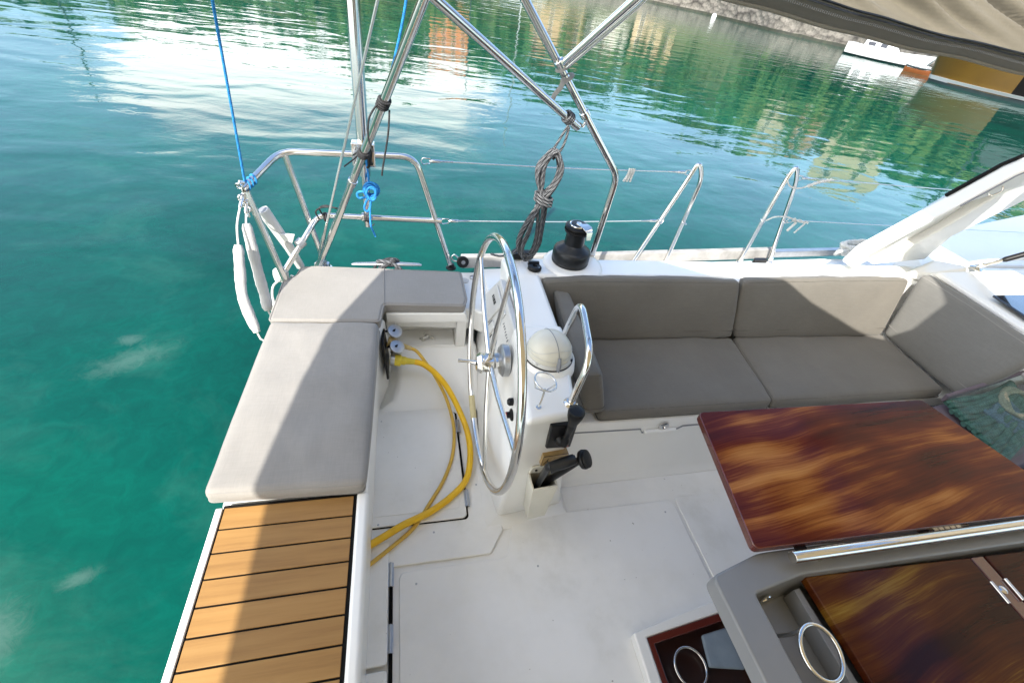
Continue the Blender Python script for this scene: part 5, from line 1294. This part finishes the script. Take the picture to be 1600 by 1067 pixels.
# side gates and guard wires
def gate(x0, x1, yb, yt, xt, lab):
    t = thing('boarding_gate', lab, 'railing', 'inverted U stanchions of the boarding gate', ((x0+x1)/2, yb, .5))
    bm = BM(); sweep(bm, fillet([(x0, yb, .47), (xt-.035, yt, 1.06), (xt, yt+.01, 1.17), (xt+.065, yt+.01, 1.06), (x1, yb+.02, .47)], .12, 10), .0135, 14); at(link('hoop', bm, STEEL, None, 60), t)
    for x, y in ((x0, yb), (x1, yb+.02)):
        bm = BM(); lathe(bm, [(.026, 0), (.026, .005), (.017, .01), (.016, .04), (0, .04)], (x, y, .47), seg=20); at(link('foot', bm, STEEL, None, 40), t)
    for x, z in ((x0+(xt-.035-x0)*.55, .79), (x1-(x1-xt-.065)*.55, .79)):
        bm = BM(); ring(bm, (x, yb+(yt-yb)*.55, z), (.3, -.2, 1), .016, .0035, 16, 6); at(link('eye', bm, STEEL, None, 50), t)
    return t
gate(1.466, 1.732, 2.325, 2.36, 1.70, 'aft inverted U gate stanchion of polished steel at the rail, nearer the winch')
gate(2.385, 2.66, 2.41, 2.45, 2.47, 'forward inverted U gate stanchion with untied guard lines')
def wire(lab, p0, p1, sag=.006):
    t = thing('guard_wire', lab, 'wire', 'guard wires along the side deck', p0)
    p0 = V(p0); p1 = V(p1); mid = (p0+p1)/2+V((0, 0, -sag)); d = (p1-p0).normalized()
    bm = BM(); sweep(bm, cr([p0+d*.10, mid, p1-d*.12], 8), .0034, 8); at(link('wire', bm, WIREM, None, 60), t)
    for p, s in ((p0, 1), (p1, -1)):
        bm = BM(); sweep(bm, [p+d*s*x for x in (.03, .045, .05, .085, .09, .15)], .008, 10, rads=[.004, .009, .0095, .008, .005, .0045]); at(link('fitting', bm, STEEL, None, 45), t)
        bm = BM(); sweep(bm, [p+d*s*.035+V((0, 0, .012)), p+V((0, -.004, .016)), p-d*s*.012, p+V((0, -.004, -.016)), p+d*s*.035+V((0, 0, -.012))], .0035, 7, True); at(link('shackle', bm, STEEL, None, 50), t)
wire('upper guard wire from the stern rail to the aft gate stanchion', (.105, 2.303, 1.075), (1.665, 2.36, 1.10))
wire('lower guard wire from the stern rail to the aft gate stanchion', (.215, 2.297, .755), (1.59, 2.345, .795))
wire('upper guard wire forward of the gate, above the side deck', (2.53, 2.46, 1.085), (8.5, 2.5, 1.15), .03)
wire('lower guard wire forward of the gate, above the side deck', (2.62, 2.435, .80), (8.5, 2.5, .84), .03)
t = thing('lashing_line', 'white cord lashed from the top of the forward gate stanchion to the upper wire', 'cord', None, (2.5, 2.46, 1.1))
bm = BM(); sweep(bm, cr([(2.43, 2.455, 1.105), (2.46, 2.44, 1.05), (2.52, 2.44, 1.025), (2.60, 2.445, 1.03), (2.70, 2.455, 1.065), (2.82, 2.462, 1.09)], 6), .005, 8); at(link('cord', bm, ROPEW, None, 60), t)
bm = BM(); P = cr([(2.63, 2.447, 1.04), (2.70, 2.455, 1.065), (2.80, 2.46, 1.088)], 14); sweep(bm, [p+V((0, math.cos(i*1.4)*.008, math.sin(i*1.4)*.010)) for i, p in enumerate(P)], .0045, 7); sweep(bm, P, .008, 8); at(link('lashing', bm, ROPEW, None, 60), t)
t = thing('lashing_line', 'white cord across the forward gate stanchion, lower, with two short hanging ends', 'cord', None, (2.5, 2.44, .8))
bm = BM(); sweep(bm, cr([(2.415, 2.41, .80), (2.46, 2.40, .835), (2.55, 2.40, .84), (2.63, 2.42, .82), (2.72, 2.43, .795), (2.80, 2.435, .79)], 6), .0048, 8); at(link('cord', bm, ROPEW, None, 60), t)
bm = BM(); P = cr([(2.65, 2.425, .815), (2.80, 2.435, .79)], 12); sweep(bm, [p+V((0, math.cos(i*1.5)*.007, math.sin(i*1.5)*.008)) for i, p in enumerate(P)], .0042, 7); at(link('lashing', bm, ROPEW, None, 60), t)
bm = BM(); sweep(bm, [(2.68, 2.42, .795), (2.655, 2.415, .76), (2.635, 2.41, .735)], .009, 8); sweep(bm, [(2.77, 2.43, .785), (2.745, 2.425, .755), (2.715, 2.42, .715)], .006, 8); at(link('tail', bm, ROPEW, None, 60), t)
t = thing('cord_tie', 'white cord tie clipped on the upper wire near the aft gate stanchion', 'cord', None, (1.27, 2.35, 1.08))
for dx in (-.013, .0, .014):
    bm = BM(); sweep(bm, cr([(1.27+dx, 2.335, 1.105), (1.268+dx, 2.33, 1.09), (1.265+dx*1.1, 2.332, 1.06), (1.258+dx*1.5, 2.332, 1.03)], 4), .0072, 8); at(link('loop', bm, ROPEW, None, 60), t)
t = thing('fairlead', 'small black fairlead on the wooden toe rail by the forward gate', 'fairlead', None, (2.55, 2.40, .5))
bm = BM(); prism(bm, [(p.x, p.y) for p in fillet([(2.47, 2.375, 0), (2.60, 2.385, 0), (2.59, 2.415, 0), (2.49, 2.41, 0)], .012, 4, True)], .474, .512); at(link('body', bm, BLACK, None, 30, .008), t)
# coil of white rope on the side deck, near the windscreen frame
t = thing('rope_coil', 'heap of white rope on the side deck beside the windscreen frame', 'rope', None, (3.3, 2.42, .5))
bm = BM(); rr = random.Random(8); pts = []
for i in range(40):
    a = i*1.15; pts.append(V((3.46+math.cos(a)*(.17+.05*rr.random()), 2.44+math.sin(a)*(.06+.03*rr.random()), .55+.016*(i % 5)+.02*rr.random())))
sweep(bm, cr(pts, 5), .014, 9); at(link('coil', bm, ROPEW, None, 60), t)
bm = BM(); sweep(bm, cr([(3.30, 2.43, .57), (3.26, 2.40, .60), (3.20, 2.40, .59), (3.22, 2.43, .55), (3.30, 2.45, .55)], 5), .013, 9); at(link('loop', bm, ROPEW, None, 60), t)
# forward shroud with black sleeve
t = thing('shroud', 'black sleeved stay with a steel bottle screw on the cabin side', 'stay', None, (3.45, 1.745, .87))
d0 = V((3.455, 1.742, .872)); d1 = V((3.86, 1.62, 1.17))
u = (d1-d0)
bm = BM(); lathe(bm, [(.035, 0), (.035, .005), (.014, .012), (0, .014)], (3.45, 1.742, .862), (0, -.1, 1), 24); at(link('deck_plate', bm, STEEL, None, 40), t)
bm = BM(); sweep(bm, [d0, d0+u*.05, d0+u*.10, d0+u*.18, d0+u*.24], .01, 10, rads=[.007, .012, .008, .011, .008]); ring(bm, d0+V((.012, 0, .012)), (0, 1, .2), .016, .005, 16, 7); at(link('bottle_screw', bm, STEEL, None, 40), t)
bm = BM(); sweep(bm, [d0+u*.23, d0+u*.26, d0+u*1.0, d0+u*2.2], .017, 14, rads=[.010, .0165, .0165, .0165]); at(link('sleeve', bm, BLACK, None, 50), t)

# hanging coil of flecked rope on the bimini strut
t = thing('rope_hank', 'grey flecked rope hank hanging from the bimini strut above the winch', 'rope', None, (.64, 1.83, 1.45))
Hk = V((.655, 1.812, 1.455))
def hp(px, pz, y=0): return V((px, 1.80+y, pz))
bm = BM()
for k in range(3):
    c = Hk+(S1-S0).normalized()*(.002+.011*k)
    ax = (S1-S0).normalized(); o1 = ax.orthogonal().normalized(); o2 = ax.cross(o1)
    sweep(bm, [c+(o1*math.cos(2*math.pi*i/16)+o2*math.sin(2*math.pi*i/16))*.0205 for i in range(16)], .0056, 8, True)
at(link('hitch', bm, ROPEG, None, 60), t)
bm = BM()
sweep(bm, cr([hp(.648, 1.435), hp(.632, 1.40), hp(.612, 1.355), hp(.600, 1.32, .01)], 5), .0056, 8)
sweep(bm, cr([hp(.652, 1.43), hp(.650, 1.39), hp(.642, 1.35), hp(.628, 1.315, .01), hp(.612, 1.30)], 5), .0056, 8)
at(link('hanger', bm, ROPEG, None, 60), t)
rr = random.Random(21)
top_ = V((.610, 1.80, 1.325)); waist = V((.600, 1.80, 1.125)); bot_ = V((.585, 1.80, .835))
for k in range(10):
    s = (k-4.5)/4.5
    j = lambda q=.006: rr.uniform(-q, q)
    yo = rr.uniform(-.022, .022)
    w1_, w2_ = .034+.0022*k+j(.003), .028+.0026*((k*3) % 10)+j(.003)
    lp = [top_+V((0+j(), yo, .004*(k % 5)+j())), V((top_.x+w1_, 1.80+yo*1.3, 1.270+j())), V((top_.x+w1_*.72, 1.80+yo, 1.19+j())), waist+V((.016*s+j(.003), yo, j())),
          V((bot_.x-.034-.016*s+j(), 1.80+yo, .99+j(.02))), V((bot_.x-.052-.012*s+j(), 1.80+yo*1.5, .89+j(.012))), bot_+V((-.02+j(), yo, .010*(k % 4)-.01)), V((bot_.x+.026+.014*s, 1.80+yo, .875+j(.012))),
          V((bot_.x+.030+.014*s, 1.80+yo, .98+j(.02))), waist+V((.020*s+j(.003), yo*1.2, .004+j())), V((top_.x-w2_*.85, 1.80+yo, 1.19+j())), V((top_.x-w2_*1.05, 1.80+yo*1.3, 1.270+j()))]
    bm = BM(); sweep(bm, cr(lp, 6, True), .0054, 8, True); at(link('turn', bm, ROPEG, None, 60), t)
bm = BM()
for k in range(3):
    sweep(bm, [waist+V((.040*math.cos(2*math.pi*i/18)+.004, .036*math.sin(2*math.pi*i/18), .014*k-.012-.012*math.cos(2*math.pi*i/18))) for i in range(18)], .0056, 8, True)
at(link('frapping', bm, ROPEG, None, 60), t)
bm = BM(); sweep(bm, cr([bot_+V((-.05, 0, .10)), bot_+V((-.075, .0, .02)), V((.46, 1.86, .80)), V((.43, 1.93, .77))], 6), .0056, 8); at(link('tail', bm, ROPEG, None, 60), t)

# shore power inlets, plugs, cables
t = thing('power_inlet', 'black shore power inlet plate with two hinged grey caps on the seat side', 'socket', None, (-.1, 1.75, .3))
bm = BM(); loft(bm, [[(-.100, 1.665, .16), (-.088, 1.668, .16), (-.086, 1.80, .20), (-.100, 1.80, .20)], [(-.116, 1.675, .40), (-.104, 1.675, .40), (-.102, 1.80, .40), (-.116, 1.80, .40)]]); at(link('plate', bm, BLACK, None, 30, .004), t)
for c in ((-.055, 1.792, .382), (-.045, 1.725, .335)):
    bm = BM(); lathe(bm, [(.034, 0), (.037, .003), (.037, .012), (.030, .015), (0, .016)], c, (.35, -.35, .9), 30); cp = at(link('cap', bm, ALU, None, 30), t)
    bm = BM(); sweep(bm, [V(c)+V((-.045, .01, -.005)), V(c)+V((-.02, .0, .012)), V(c)+V((.005, -.006, .016))], .008, 8, flat=(1.4, .5)); at(link('cap_arm', bm, BLACK, None, 40), t)
for nm, lab, base, tip, m1, pth, rad, m2 in (
    ('power_cable', 'thin dusty yellow power cable from the upper socket, curving over the hatch', V((-.09, 1.775, .335)), V((.015, 1.758, .30)), BPLUG,
     [(.015, 1.758, .30), (.055, 1.745, .285), (.10, 1.70, .245), (.145, 1.655, .19), (.195, 1.58, .12), (.222, 1.50, .07), (.232, 1.40, .045), (.212, 1.26, .036), (.16, 1.13, .034), (.09, 1.02, .034), (.02, .925, .022), (-.07, .85, .028), (-.165, .775, .045), (-.26, .70, .05)], .0085, YEL2),
    ('power_cable', 'thick bright yellow power cable from the lower socket, sweeping round to the stern', V((-.08, 1.71, .265)), V((.045, 1.697, .255)), YPLUG,
     [(.045, 1.697, .255), (.09, 1.685, .245), (.15, 1.655, .205), (.21, 1.60, .15), (.265, 1.50, .085), (.298, 1.38, .05), (.298, 1.25, .042), (.265, 1.12, .040), (.19, 1.04, .040), (.09, .975, .042), (-.02, .925, .054), (-.10, .885, .052), (-.17, .848, .055), (-.27, .80, .06)], .0152, YEL)):
    t = thing(nm, lab, 'cable', 'shore power cables', base)
    d = tip-base
    bm = BM(); sweep(bm, [base, base+d*.1, base+d*.42, base+d*.46, base+d*.6, base+d*.64, base+d*.9, tip+d*.12], .02, 18, rads=[r_*(.82 if m1 is BPLUG else 1) for r_ in (.026, .030, .030, .022, .022, .018, .015, .0135)]); pl = at(link('plug', bm, m1, None, 30), t)
    bm = BM()
    for k in range(4):
        c = base+d*(.68+.085*k); sweep(bm, [c+V((-.001, .0, .0165)), c+V((0, -.012, .011)), c+V((0, -.0165, .0))], .0022, 5)
    at(link('strain_relief', bm, m1, None, 40), t)
    bm = BM(); lathe(bm, [(.030, 0), (.032, .006), (.032, .02), (.028, .024)], base+d*.02, d, 20); at(link('collar', bm, ALU if m1 is YPLUG else m1, None, 35), t)
    bm = BM(); sweep(bm, cr([tuple(p) for p in pth], 8), rad, 14); at(link('sheath', bm, m2, None, 60), t)

# mesh bag of ropes on the forward seat
bag = thing('rope_bag', 'clear fronted bag stuffed with green and blue ropes behind the table', 'bag', None, (2.9, .9, .3))
BAGM = varied('mauve_bag_cloth', (.13, .105, .13), (.10, .08, .10), .75, scale=14)
F0, F1, F2, F3 = V((2.735, 1.050, .45)), V((2.80, .70, .37)), V((3.25, .80, .50)), V((3.17, 1.045, .64))
bm = BM(); cushion(bm, [(2.72, 1.05, .285), (2.79, .68, .285), (3.42, .76, .285), (3.42, 1.055, .285)], [(2.715, 1.06, .425), (2.79, .68, .345), (3.42, .78, .485), (3.40, 1.065, .63)], .03, .004, 9, 14, .004); at(link('body', bm, BAGM, None, 80), bag)
def bp(u, v, d=0):
    p = F0*(1-u)*(1-v)+F3*u*(1-v)+F1*(1-u)*v+F2*u*v
    return p+V((-.15, 0, .95))*d
rr = random.Random(31)
def inb(u, v, d=.02):
    return bp(min(.80, max(.03, u)), min(.97, max(.04, v)), d)
bm = BM()
for i in range(17):
    k = i/16; pts = []
    for a in range(9):
        u_ = .03+.72*a/8
        pts.append(inb(u_, .05+.86*k+(.16*math.sin(u_*3.6+k*2)-.05)*(1-abs(2*k-1)*.5), .022+.010*math.sin(i*2.1+a*.9)))
    sweep(bm, cr(pts, 4), .0155, 9)
at(link('green_coil', bm, ROPEGN, None, 60), bag)
bm = BM()
for i in range(9):
    u0 = .28+.035*i; pts = [inb(u0+.20*(a/6)**1.5, .30+.10*a+.03*math.sin(i), .034+.006*math.sin(i+a)) for a in range(7)]
    sweep(bm, cr(pts, 4), .011, 9)
at(link('blue_coil', bm, ROPEBL, None, 60), bag)
bm = BM()
for i in range(4):
    r0 = .15-.012*i; pts = [inb(.62+r0*math.cos(a*.42), .40+r0*1.7*math.sin(a*.42), .048+.008*math.sin(a*1.3+i)) for a in range(15)]
    sweep(bm, cr(pts, 4, True), .010, 8, True)
at(link('beige_coil', bm, ROPEBE, None, 60), bag)
FILM = mat('clear_vinyl', (.8, .85, .85), .12)
n_, l_, p_ = nodes(FILM)
tb = n_.new('ShaderNodeBsdfTransparent'); tb.inputs['Color'].default_value = (.74, .84, .85, 1); mxs = n_.new('ShaderNodeMixShader'); mxs.inputs['Fac'].default_value = .06
l_.new(tb.outputs[0], mxs.inputs[1]); l_.new(p_.outputs['BSDF'], mxs.inputs[2]); l_.new(mxs.outputs[0], n_['Material Output'].inputs['Surface'])
bm = BM(); G = 12
g = [[bm.verts.new(bp(a/G*.84, b/G, .066+.012*noise.noise(V((a*.6, b*.6, 3))))) for b in range(G+1)] for a in range(G+1)]
for a in range(G):
    for b in range(G): bm.faces.new((g[a][b], g[a+1][b], g[a+1][b+1], g[a][b+1]))
bmesh.ops.solidify(bm, geom=bm.faces[:], thickness=.002)
at(link('clear_front', bm, FILM, None, 60), bag)
bm = BM(); loft(bm, [[bp(.80, .0, .064), bp(.80, 1, .064), bp(.90, 1, .064), bp(.90, 0, .064)], [bp(.80, .0, .078), bp(.80, 1, .078), bp(.90, 1, .078), bp(.90, 0, .078)]]); bd = at(link('white_band', bm, varied('white_webbing', (.46, .46, .50), (.4, .4, .44), .7, scale=30), None, 30, .004), bag)
bm = BM(); loft(bm, [[bp(.835, .40, .0775), bp(.835, .68, .0775), bp(.868, .68, .0775), bp(.868, .40, .0775)], [bp(.835, .40, .0795), bp(.835, .68, .0795), bp(.868, .68, .0795), bp(.868, .40, .0795)]]); at(link('band_label', bm, BLACK, None, 0), bag)
bm = BM(); loft(bm, [[bp(.0, -.02, .02), bp(.84, -.02, .05), bp(.84, .03, .06), bp(.0, .03, .03)], [bp(.0, -.02, .075), bp(.84, -.02, .08), bp(.84, .03, .08), bp(.0, .03, .075)]]); at(link('edge_binding', bm, BAGM, None, 30, .01), bag)
tbag = thing('dark_holdall', 'black canvas holdall under the rope bag', 'bag', None, (3.0, .7, .0))
bm = BM(); cushion(bm, [(2.60, .45, .012), (3.6, .45, .012), (3.6, 1.06, .012), (2.60, 1.03, .012)], [(2.62, .46, .25), (3.6, .46, .26), (3.6, 1.05, .27), (2.64, 1.02, .26)], .06, .015, 12, 12, .01); at(link('body', bm, varied('black_canvas', (.016, .018, .022), (.026, .028, .032), .85, scale=16, bs=.3, bscale=200), None, 80), tbag)
bm = BM(); sweep(bm, cr([(2.7, .56, .26), (2.8, .54, .31), (3.0, .54, .33), (3.2, .56, .27)], 6), .014, 8, flat=(1, .4)); at(link('strap', bm, BLACK, None, 60), tbag)
t = thing('gap_filler', 'crumpled black jacket added for the dark gap behind the rope bag by the cabin side', 'filler', None, (3.8, .95, .3))
bm = BM(); cushion(bm, [(3.44, .80, .30), (4.2, .80, .30), (4.2, 1.07, .30), (3.44, 1.07, .30)], [(3.44, .88, .74), (4.2, .88, .80), (4.2, 1.07, .82), (3.44, 1.07, .78)], .06, .015, 15, 16, .015); at(link('body', bm, varied('filler_black', (.012, .012, .014), (.02, .02, .022), .9, scale=20), None, 80), t)  # added dark form filling the shaded gap beside the cabin
bm = BM(); sweep(bm, cr([(3.46, .90, .74), (3.55, .89, .77), (3.8, .89, .79)], 5), .014, 8); at(link('pale_cord', bm, ROPEBE, None, 60), t)

# ------------------------------------------------------------------ bimini canvas overhead and the rolled curtain at its side
bim = thing('bimini_canopy', 'khaki canvas bimini stretched over the cockpit', 'canopy', None, (0, 0, 2.1))
edge = [(-1.40, -2.6), (-1.40, -1.05), (-1.39, -.51), (-1.23, .337), (-1.02, .796), (-.6, .93), (.1, .90), (.59, .757), (.83, .612), (1.25, .56), (1.42, .406), (1.73, .21), (1.90, .13), (2.04, .186), (2.11, .26), (2.197, .349), (2.33, .74), (2.37, 1.28), (2.95, 1.34), (2.68, .66), (2.54, .38), (2.55, .05), (4.6, -.4), (4.6, -2.6)]  # outline shaped for the sun patches, forward tab added to shade the windscreen
bm = BM()
ev = [bm.verts.new((x, y, 2.10)) for x, y in edge]; e2 = [bm.verts.new((x, y, 2.103)) for x, y in edge]
bm.faces.new(ev); bm.faces.new(e2[::-1])
for k in range(len(ev)):
    bm.faces.new((ev[k], ev[(k+1) % len(ev)], e2[(k+1) % len(ev)], e2[k]))
bm.normal_update(); bmesh.ops.triangulate(bm, faces=[f for f in bm.faces if len(f.verts) > 4], ngon_method='EAR_CLIP')
at(link('panel', bm, CANOPY, None, 0), bim)
bm = BM(); sweep(bm, [(x, y, 2.1015) for x, y in edge], .008, 8, True); at(link('hem', bm, PIPE, None, 50), bim)

hood = thing('spray_hood', 'khaki canvas spray hood roof over the cabin entrance', 'canopy', None, (4.2, 0, 2.25))
bm = BM(); rows = []
for x, z in ((3.05, 2.13), (3.35, 2.20), (4.0, 2.26), (5.0, 2.25), (5.6, 2.1)):
    rows.append([bm.verts.new((x+.10*(abs(y)/1.9)**2, y, z-.05*(y/1.9)**2)) for y in [-1.9+.19*k for k in range(21)]])
for a, b in zip(rows, rows[1:]):
    for k in range(20): bm.faces.new((a[k], a[k+1], b[k+1], b[k]))
bmesh.ops.solidify(bm, geom=bm.faces[:], thickness=.004)
at(link('panel', bm, CANOPY, None, 60), hood)
bm = BM(); sweep(bm, [(3.05+.10*(abs(y)/1.9)**2, y, 2.13-.05*(y/1.9)**2) for y in [-1.9+.19*k for k in range(21)]], .012, 8); at(link('hem', bm, PIPE, None, 50), hood)

cur = thing('rolled_curtain', 'khaki canvas side curtain gathered up under the bimini edge with a zip along it', 'curtain', None, (1.4, 1.4, 1.95))
bm = BM(); G1_, G2_ = 280, 50
def cp(u, v, d=0):
    """u along the curtain, v = 0 lower hem .. 1 top"""
    x = -.95+3.95*u
    lowz = 1.905-.052*math.sin(min(1, max(0, (x-.85)/1.6))*math.pi*.62)**1.0
    y = 1.43-.05*min(1, v/.13)+.26*max(0, v-.13)
    z = lowz+.34*v
    wv = x*1.3+v*1.5+.10*math.sin(x*1.7)
    am = .026*min(1, max(0, (v-.13)*5))
    dd = am*(math.sin(wv*15.5)*.7+.45*math.sin(wv*27+1.3)+.5*math.sin(wv*7.1+.4))
    return V((x, y-dd-d, z+.010*noise.noise(V((x*3, v*3, 1)))+dd*.35))
g = [[bm.verts.new(cp(a/G1_, b/G2_)) for b in range(G2_+1)] for a in range(G1_+1)]
for a in range(G1_):
    for b in range(G2_): bm.faces.new((g[a][b], g[a+1][b], g[a+1][b+1], g[a][b+1]))
bmesh.ops.solidify(bm, geom=bm.faces[:], thickness=-.003)
at(link('cloth', bm, CURT, None, 60), cur)
bm = BM(); sweep(bm, [cp(a/120, .0, .0) for a in range(121)], .006, 8); at(link('hem', bm, CURT, None, 60), cur)
for v, r_, m_, nm in ((.098, .0025, BLACK, 'seam'), (.122, .0030, BLACK, 'edge_tape')):
    bm = BM(); sweep(bm, [cp(a/160, v+.022*math.sin(a/160*3.1), .003) for a in range(161)], r_, 6); at(link(nm, bm, m_, None, 60), cur)
bm = BM()
for a in range(500):
    p = cp(a/500, .068+.015*math.sin(a/500*3.1), .004); sweep(bm, [p+V((0, 0, -.004)), p+V((0, 0, .003))], .0014, 4)
at(link('zip', bm, STRAP, None, 0), cur)

# unseen sheet added behind the viewer to block sky light from the near side
sc_ = thing('sky_blocker', 'added unseen khaki canvas sheet blocking sky light on the near side of the cockpit', 'curtain', None, (1, -2.3, 1.5))
bm = BM(); g = [[bm.verts.new((-1.0+4.4*a/60, -2.3+.03*math.sin(a*.9)*(1-b/12), .75+1.34*b/12)) for b in range(13)] for a in range(61)]
for a in range(60):
    for b in range(12): bm.faces.new((g[a][b], g[a+1][b], g[a+1][b+1], g[a][b+1]))
bmesh.ops.solidify(bm, geom=bm.faces[:], thickness=.003)
at(link('cloth', bm, CURT, None, 60), sc_)
bm = BM(); sweep(bm, [(-1.0+4.4*a/60, -2.3+.03*math.sin(a*.9), .75) for a in range(61)], .008, 8); at(link('hem', bm, CURT, None, 60), sc_)

for x, y, z in ((-.13, .95, .0242), (-.13, 1.50, .0242), (.10, .895, .0122), (.31, 1.10, .0122), (.31, 1.45, .0122), (.52, .70, .0066), (1.20, .86, .0066), (1.20, .42, .0066), (.02, .70, .0066), (.02, .10, .0066)):
    bm = BM(); lathe(bm, [(.0045, 0), (.0045, .0012), (.002, .002), (0, .002)], (x, y, z), seg=10); link('screw', bm, ALU, boat, 40)
